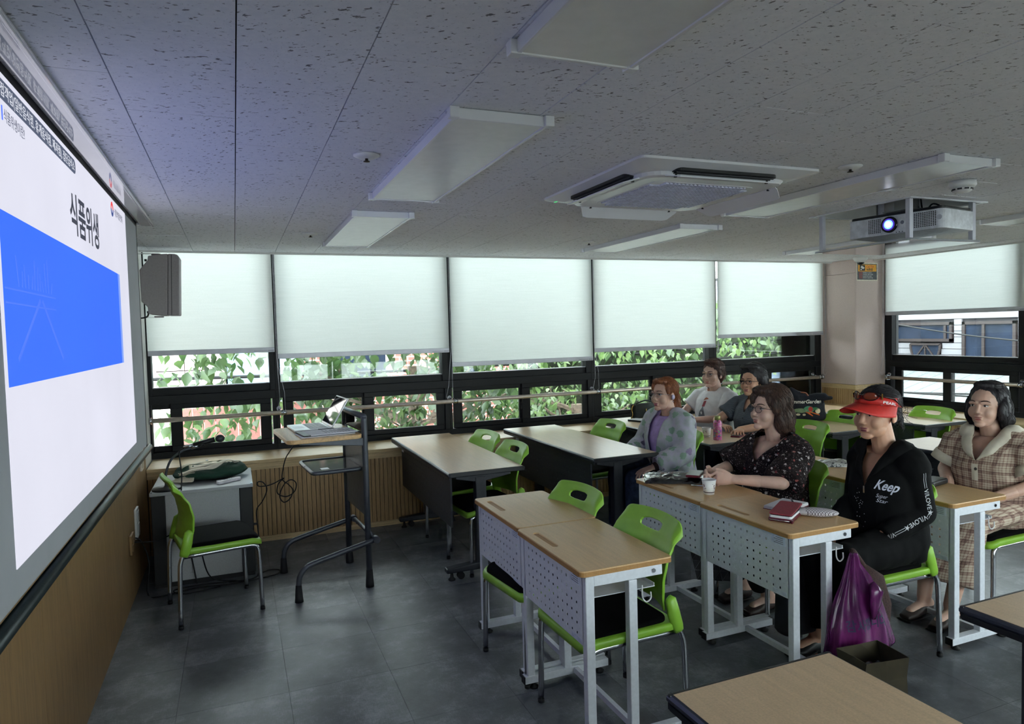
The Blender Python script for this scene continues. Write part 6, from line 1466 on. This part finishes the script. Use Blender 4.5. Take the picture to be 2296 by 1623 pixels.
# ---------------------------------------------------------------- grey check shirt woman
loc, rz = (4.09, 4.59, 0), PI + .08
P = person('woman with short black hair, dark glasses and grey checked shirt', loc, rz, (.055, 0, 1.118), .22, .0, M_SK['b'], .185,
           [dict(e=(.17, .25, .775), w=(.37, .17, .757), d=(.6, .55, 0), n=(-.2, 0, -1), s=(.6, -.6, 0), curl=(.7, .9, .6)), dict(e=(.20, -.26, .775), w=(.36, -.05, .765), d=(.15, .98, .02), n=(0, 0, -1), s=(1, -.2, 0), curl=(.5, .6, .4))], 1.08, hwide=1.04, jaw=1.08)
lips(P, LIPS['a']); trousers(P, MATS.get('q') or cloth('navy_cotton', c_plain((36, 40, 52)))); shoes(P, M_BLACK)
b = MB(); P['torso'](b, .018); sleeve(b, P, 0, .078, .072, .66, flare=.006); sleeve(b, P, 1, .078, .072, .66, flare=.006)
cs = garment('checked_shirt', b, cloth('grey_check', c_check), P['r'], .008, 3, neck_kill(P, .072, .08, .03), .005, 12, 7.1)
for k in range(4):
    me = MB().ell((0, 0, 0), (.002, .006, .006)).mesh(); 
    h = BVHTree.FromPolygons([v_.co for v_ in cs.data.vertices], [p.vertices for p in cs.data.polygons]).ray_cast(V((.5, .0, P['zs'] - .12 - k * .075)), V((-1, 0, 0)))
    if h[0]: link('button', me, M_BLACK, P['r'], loc=h[0])
hair(P, [('e', (-.042, 0, .058), (.108, .106, .110)), ('e', (.006, -.01, .124), (.066, .086, .034)), ('e', (-.092, 0, .02), (.070, .092, .098)), ('e', (-.04, .088, .015), (.055, .030, .066)), ('e', (-.04, -.088, .015), (.055, .030, .066))], m_hair('black_hair', (12, 10, 12), (48, 42, 46)), 220, .06, (-.8, .1, -.4), 8)
glasses(P, M_BLACK, .0245, .0165, 3.2, .0019)
# ---------------------------------------------------------------- dark floral blouse woman
loc, rz = (2.855, 3.05, 0), PI - .02
L_ = lambda x, y, z: tuple(to_local(loc, rz, x, y, z))
P = person('woman with brown bob, round glasses and dark floral blouse, hands clasped', loc, rz, (.015, -.045, 1.105), .02, .10, M_SK['c'], .162,
           [dict(e=L_(2.66, 2.80, .755), w=L_(2.485, 2.965, .762), d=(.72, -.60, .05), n=(.5, -.6, -.35), s=(.2, -.2, .9), curl=(.75, .75, .4), th=.2), dict(e=L_(2.70, 3.27, .76), w=L_(2.475, 3.145, .765), d=(.82, .50, .03), n=(.3, .7, -.3), s=(.15, .2, .9), curl=(.7, .75, .4), th=.2)], .99, jaw=.95, neck=.205, legs=[((.38, s * .11, .515), (.16, s * .10, .10), (.26, s * .105, .045)) for s in (-1, 1)])
lips(P, LIPS['b']); trousers(P, cloth('black_slacks', c_plain((22, 22, 26)))); shoes(P, mat('brown_shoe', (52, 40, 36), .5))
b = MB(); P['torso'](b, .026); sleeve(b, P, 0, .082, .090, .96, flare=.012); sleeve(b, P, 1, .082, .090, .96, flare=.012)
garment('floral_blouse', b, cloth('dark_floral', c_floral_dark, .85), P['r'], .009, 4, neck_kill(P, .080, .085, .07), .007, 10, 3.3)
hair(P, [('e', (-.040, 0, .052), (.108, .102, .106)), ('e', (.026, -.020, .108), (.052, .074, .030)), ('e', (.034, -.062, .055), (.042, .026, .052)), ('e', (.000, .082, .035), (.046, .024, .060)), ('e', (-.055, .078, -.045), (.066, .042, .090)), ('e', (-.055, -.078, -.045), (.066, .042, .090)), ('e', (-.095, 0, -.045), (.060, .090, .105)), ('c', (-.09, .06, -.11), (-.055, .07, -.155), .045, .022), ('c', (-.11, -.02, -.12), (-.09, -.02, -.165), .05, .025)], m_hair('chestnut_hair', (40, 26, 22), (104, 76, 62)), 420, .09, (-.55, .1, -.8), 12, r=.0015)
glasses(P, M_MTL, .0240, .0205, 2.1, .0014)
# ---------------------------------------------------------------- red visor woman
loc, rz = (2.92, 2.385, 0), PI + .02
L_ = lambda x, y, z: tuple(to_local(loc, rz, x, y, z))
P = person('woman in red sun visor and black long sleeved sports shirt', loc, rz, (.050, -.02, 1.150), .04, -.02, M_SK['b'], .138,
           [dict(e=(-.040, .155, .690), w=(.185, .105, .592), d=(.9, -.35, -.12), n=(0, 0, -1), s=(.2, -1, 0), curl=(.35, .4, .3)), dict(e=(-.02, -.19, .690), w=(.215, -.12, .60), d=(.8, .5, -.1), n=(0, 0, -1), s=(.2, 1, 0), curl=(.35, .4, .3))], .88, hwide=1.17, jaw=1.15, neck=.215, legs=[((.40, s * .10, .52), (.36, s * .10, .10), (.46, s * .105, .045)) for s in (-1, 1)])
lips(P, LIPS['a']); trousers(P, cloth('black_trousers', c_plain((9, 9, 11)))); shoes(P, M_BLACK)
M_BLKS = cloth('black_sports_jersey', c_plain((9, 9, 10), .2)); b = MB(); P['torso'](b, .022); sleeve(b, P, 0, .064, .050, .90, True); sleeve(b, P, 1, .064, .050, .90, True)
es = garment('sports_shirt', b, M_BLKS, P['r'], .008, 4, neck_kill(P, .068, .13, .045), .005, 12, 9.2)
T = P['T']; zs = P['zs']
def collar(tgt, P, m, name, r_in, r_out, vz, tip, band=.012, n=44):
    cn = V((P['H'].x * .55 - .035, P['H'].y * .4, 0)); zs = P['zs']; bv_ = BVHTree.FromPolygons([v_.co for v_ in tgt.data.vertices], [p.vertices for p in tgt.data.polygons]); vs = []; fs = []
    for k in range(n + 1):
        t = -1 + 2 * k / n; s = 1 if t > 0 else -1; u = abs(t)
        if u < .68:
            a = PI - s * (u / .68) * (PI - 1.0); i_ = V((cn.x + .012 + r_in * math.cos(a), cn.y + r_in * math.sin(a), zs + .055)); o_ = V((cn.x + .012 + r_out * math.cos(a), cn.y + r_out * math.sin(a), zs + .01))
        else:
            w_ = (u - .68) / .32; a = 1.0; i0 = V((cn.x + .012 + r_in * math.cos(a), cn.y + s * r_in * math.sin(a), zs + .05)); o0 = V((cn.x + .012 + r_out * math.cos(a), cn.y + s * r_out * math.sin(a), zs + .0))
            i_ = i0.lerp(V((cn.x + .14, cn.y + s * .004, zs - vz)), w_); o_ = o0.lerp(V((cn.x + .15, cn.y + s * tip[0], zs - tip[1])), w_)
        if u < .68: h1 = bv_.find_nearest(i_); h2 = bv_.find_nearest(o_)
        else:
            h1 = bv_.ray_cast(i_ + V((.3, 0, 0)), V((-1, 0, 0)), .4); h2 = bv_.ray_cast(o_ + V((.3, 0, 0)), V((-1, 0, 0)), .4)
            if h1[0] is None: h1 = bv_.find_nearest(i_)
            if h2[0] is None: h2 = bv_.find_nearest(o_)
        p1 = h1[0] + h1[1] * .004; p2 = h2[0] + h2[1] * .007; top = p1 + V((0, 0, band if u < .68 else band * (1 - (u - .68) / .32))) + (p2 - p1) * .12; md = p1.lerp(p2, .5) ; h3 = bv_.find_nearest(md); md = h3[0] + h3[1] * .014
        vs += [p1, top, md, p2]
    for k in range(n):
        for j in range(3): fs.append((k * 4 + j, k * 4 + j + 1, k * 4 + j + 5, k * 4 + j + 4))
    o = bpy.data.objects.new('t', MB().add(vs, fs, True).mesh()); q = o.modifiers.new('s', 'SOLIDIFY'); q.thickness = .003; q.offset = 0; return link(name, ev_mesh(o), m, P['r'])
collar(es, P, M_BLKS, 'collar', .072, .118, .10, (.055, .055), .02)
def on_front(body, size, y, z, name, m, fit=None, shear=0., bold=.0, tgt=None, slope=0.0):
    me = text_mesh(body, size, 0, bold, shear=shear); place_mesh(me, (.5, y, z), (0, math.cos(slope), math.sin(slope)), (0, -math.sin(slope), math.cos(slope)), fit); link(name, project(me, (tgt or es).data, (-1, 0, 0), .0035), m, P['r'])
M_SILT = mat('silver_print', (200, 202, 216), .5); on_front('Keep', .062, .045, zs - .125, 'chest_lettering', M_SILT, .092, .35, .0012, slope=-.1); on_front('Super', .026, .055, zs - .165, 'chest_lettering', M_SILT, .045, .35, slope=-.1); on_front('Star', .026, .055, zs - .188, 'chest_lettering', M_SILT, .045, .35, slope=-.1)
bvE = BVHTree.FromPolygons([v_.co for v_ in es.data.vertices], [p.vertices for p in es.data.polygons])
g = MB(); rd = random.Random(4)
for k in range(34):
    h = bvE.ray_cast(V((.5, rd.choice((-.03, -.012, .005)) + rd.gauss(0, .012) - .02, zs - .14 - .30 * rd.random())), V((-1, 0, 0)))
    if h[0]: g.ell(h[0], .0021, 6, 4)
g.obj('rhinestones', M_WPLAST, P['r']); h = bvE.ray_cast(V((.5, -.005, zs - .135)), V((-1, 0, 0)))
if h[0]: MB().box(-.003, .004, -.004, .004, -.022, .012).obj('zip_pull', M_CHROME, P['r'], loc=h[0])
S = V((P['cx'](zs) - .005, P['sh'], zs - .02)); E_, W_ = V(P['arms'][0]['e']), V(P['arms'][0]['w']); M_SLV = mat('sleeve_print', (186, 186, 190), .6)
def sleeve_mark(p, u, v, body, size, fit, name):
    u = V(u).normalized(); v = V(v); v = (v - u * v.dot(u)).normalized(); n_ = u.cross(v); me = text_mesh(body, size, 0, .0004); place_mesh(me, V(p) + n_ * .2 - v * size * .35, u, v, fit); link(name, project(me, es.data, -n_, .003), M_SLV, P['r'])
def sleeve_line(p, q, v, name):
    u = (V(q) - V(p)).normalized(); v = V(v); v = (v - u * v.dot(u)).normalized(); n_ = u.cross(v); g = MB(); L2 = (V(q) - V(p)).length
    for o_ in (-.006, .004):
        m = 14
        for k in range(m): a = V(p) + u * (L2 * k / m) + v * o_ + n_ * .2; g.add([a, a + u * (L2 / m), a + u * (L2 / m) + v * .0022, a + v * .0022], [(0, 1, 2, 3)])
    link(name, project(g.mesh(), es.data, -n_, .003), M_SLV, P['r'])
ua = (E_ - S); fa = (W_ - E_); vb = (-1, .35, 0)
sleeve_line(S + ua * .08, S + ua * .40, vb, 'sleeve_stripe'); sleeve_mark(S + ua * .42, ua, vb, 'V/LOVE★', .030, .125, 'sleeve_lettering'); sleeve_line(S + ua * .93, E_ + fa * .08, vb, 'sleeve_stripe')
vf = (-.3, .3, -1); sleeve_mark(E_ + fa * .10, fa, vf, 'V/LOVE★', .030, .125, 'sleeve_lettering'); sleeve_line(E_ + fa * .58, E_ + fa * .80, vf, 'sleeve_stripe'); sleeve_mark(E_ + fa * .80, fa, vf, 'V/L', .028, .035, 'sleeve_lettering')
hair(P, [('e', (-.030, 0, .046), (.102, .096, .096)), ('e', (-.100, 0, .045), (.055, .060, .060)), ('e', (-.04, .074, .01), (.040, .018, .045)), ('e', (-.04, -.074, .01), (.040, .018, .045)), ('c', (-.12, 0, .03), (-.150, .02, -.04), .034, .016), ('c', (-.150, .02, -.04), (-.155, .03, -.085), .016, .006)], bpy.data.materials['black_hair'], 240, .08, (-.8, .1, -.5), 21)
# visor: band, brim, sunglasses resting on it
M_VIS = mat('red_visor', (196, 42, 34), .6, var=.05, scale=60); M_VISD = mat('red_visor_dark', (150, 30, 34), .7)
vs = []; fs = []; n = 40
for k in range(n + 1):
    a = -PI * .93 + 2 * PI * .93 * k / n; rx, ry = .110, .099
    for z in (.040, .082): sl = .016 * math.cos(a); q = .0 if z < .05 else .006; vs.append(T @ V((-.018 + (rx - q) * math.cos(a), (ry - q) * math.sin(a), z + sl)))
for k in range(n): fs.append((2 * k, 2 * k + 2, 2 * k + 3, 2 * k + 1))
o = bpy.data.objects.new('t', MB().add(vs, fs, True).mesh()); q = o.modifiers.new('s', 'SOLIDIFY'); q.thickness = .004; vz = link('visor', ev_mesh(o), M_VIS, P['r'])
vs = []; fs = []; m = 8
for k in range(n + 1):
    a = -1.62 + 3.24 * k / n
    for j in range(m + 1):
        t = j / m; ext = (.112 * max(0, math.cos(a * .93)) ** .55) * t; x = -.018 + (.110) * math.cos(a) + ext; y = .099 * math.sin(a) * (1 + .10 * t); vs.append(T @ V((x, y, .044 + .016 * math.cos(a) - .014 * t * t * max(.0, math.cos(a * .8)) - .034 * (abs(y) / .095) ** 2 * t)))
for k in range(n):
    for j in range(m): a = k * (m + 1) + j; fs.append((a, a + 1, a + m + 2, a + m + 1))
o = bpy.data.objects.new('t', MB().add(vs, fs, True).mesh()); q = o.modifiers.new('s', 'SOLIDIFY'); q.thickness = .003; brim = link('brim', ev_mesh(o), M_VIS, vz)
tm = text_mesh('PEARL', .017, 0, .0003); a = T @ V((.035, .25, .046)); place_mesh(tm, T @ V((.050, .25, .062)), P['R3'] @ V((-.97, 0, -.24)), P['R3'] @ V((-.24, 0, .97)), .062); link('visor_lettering', project(tm, vz.data, P['R3'] @ V((0, -1, 0)), .002), M_WPLAST, vz)
g = MB().add([T @ V(p) for p in ((.058, .25, .056), (-.012, .25, .038), (-.012, .25, .0365), (.058, .25, .0545))], [(0, 1, 2, 3)]); link('visor_line', project(g.mesh(), vz.data, P['R3'] @ V((0, -1, 0)), .002), M_WPLAST, vz)
sgl = MB()
for s in (-1, 1):
    pts = [T @ V((.098 - .9 * (s * .036 + .030 * math.cos(2 * PI * k / 20)) ** 2 * 9, s * .036 + .030 * math.cos(2 * PI * k / 20), .096 + .020 * math.sin(2 * PI * k / 20))) for k in range(21)]; sgl.tube(pts, .0022, 6); sgl.tube([T @ V((.066, s * .066, .100)), T @ V((.0, s * .099, .080)), T @ V((-.06, s * .092, .040))], [.005, .004, .003], 8)
sgl.tube([T @ V((.098, -.008, .100)), T @ V((.100, 0, .102)), T @ V((.098, .008, .100))], .003, 6); so = sgl.obj('sunglasses', mat('tortoise_frame', (46, 20, 18), .25), P['r'])
for s in (-1, 1): MB().ell(T @ V((.0855, s * .037, .096)), (.004, .029, .019), 18, 10, P['R3'] @ Matrix.Rotation(s * .62, 3, 'Z')).obj('lens', mat('amber_lens', (104, 44, 30), .1), so); MB().box(-.004, .004, -.003, .003, -.014, .014, M=T @ Matrix.Translation((.052, s * .076, .094)) @ Matrix.Rotation(s * .5, 4, 'Z')).obj('gold_plate', M_GOLD, so)
g = MB(); rd = random.Random(9)
for k in range(26):
    p = V((-.140 + rd.gauss(0, .012), .01 + rd.gauss(0, .018), .02 + rd.gauss(0, .025))); pts = [T @ p]; d = V((-.4 + rd.gauss(0, .3), rd.gauss(0, .35), -1)); 
    for j in range(5): p = p + d.normalized() * .022; d += V((rd.gauss(0, .45), rd.gauss(0, .45), .1)); pts.append(T @ p)
    g.tube(spline(pts, 3), .0009, 4)
g.obj('loose_hair', bpy.data.materials['black_hair'], P['r'])
# ---------------------------------------------------------------- plaid dress woman
loc, rz = (3.93, 2.535, 0), PI + .10
P = person('woman with black bob in beige plaid dress with cream collar', loc, rz, (.035, -.015, 1.105), .06, .08, M_SK['a'], .170,
           [dict(e=(.03, .245, .715), w=(.255, .10, .625), d=(.75, -.65, -.1), n=(0, 0, -1), s=(.4, -.9, 0), curl=(.3, .4, .3)), dict(e=(.03, -.245, .715), w=(.265, -.08, .63), d=(.75, .65, -.1), n=(0, 0, -1), s=(.4, .9, 0), curl=(.3, .4, .3))], 1.0, jaw=.98, neck=.195, legs=[((.40, s * .10, .515), (.52, s * .07, .10), (.63, s * .075, .045)) for s in (-1, 1)])
lips(P, LIPS['b']); M_PLAID = cloth('beige_plaid', c_plaid, .9); M_KNIT = cloth('cream_knit', c_plain((206, 196, 178), .03)); trousers(P, M_PLAID, 'skirt', skirt=True); shoes(P, MATS['brown_shoe'])
b = MB(); P['torso'](b, .026); sleeve(b, P, 0, .090, .084, .58, flare=.004); sleeve(b, P, 1, .090, .084, .58, flare=.004)
pd = garment('plaid_bodice', b, M_PLAID, P['r'], .009, 4, neck_kill(P, .070, .105, .045), .006, 11, 6.6)
for side, s in ((0, 1), (1, -1)):
    S = V((P['cx'](P['zs']) - .005, s * P['sh'], P['zs'] - .02)); e = V(P['arms'][side]['e']); o = bpy.data.objects.new('t', MB().loft([(S + (e - S) * .50, .093, .093), (S + (e - S) * .60, .096, .096), (S + (e - S) * .78, .098, .098)], 24, (1, 0, .1), False).mesh()); q = o.modifiers.new('s', 'SOLIDIFY'); q.thickness = .006; link('sleeve_cuff', ev_mesh(o), M_KNIT, P['r'])
cn = V((P['H'].x * .55 - .035, P['H'].y * .4, 0)); zs = P['zs']; collar(pd, P, M_KNIT, 'collar', .074, .132, .095, (.075, .055), .010)
pk = [(-.016, zs - .205), (.016, zs - .205), (.016, zs - .115), (-.016, zs - .115)]
shirt_print(pk, 'placket', M_KNIT, pd.data, P['r'], o=(.5, P['H'].y * .4, 0)); h = BVHTree.FromPolygons([v_.co for v_ in pd.data.vertices], [p.vertices for p in pd.data.polygons]).ray_cast(V((.5, .0, zs - .140)), V((-1, 0, 0)))
if h[0]: MB().ell((0, 0, 0), (.003, .008, .008)).obj('button', mat('dark_button', (70, 60, 56), .3), P['r'], loc=h[0] + V((.004, 0, 0)))
g = MB().tube(spline([(cn.x + .015, .066, zs + .045), (cn.x + .075, .045, zs - .02), (cn.x + .100, .0, zs - .055), (cn.x + .075, -.045, zs - .02), (cn.x + .015, -.066, zs + .045)], 6), .0012, 6); g.obj('necklace', M_GOLD, P['r'])
hair(P, [('e', (-.038, 0, .050), (.098, .094, .100)), ('e', (-.018, .0, .122), (.060, .074, .024)), ('e', (-.030, .084, -.020), (.058, .030, .085)), ('e', (-.030, -.084, -.020), (.058, .030, .085)), ('e', (-.085, 0, -.035), (.055, .088, .100)), ('c', (-.060, .078, -.070), (-.040, .078, -.105), .042, .022), ('c', (-.060, -.078, -.070), (-.040, -.078, -.105), .042, .022), ('c', (-.10, 0, -.08), (-.085, 0, -.115), .056, .034)], bpy.data.materials['black_hair'], 320, .06, (-.4, .1, -.9), 31)
bpy.data.scenes.remove(TMP)
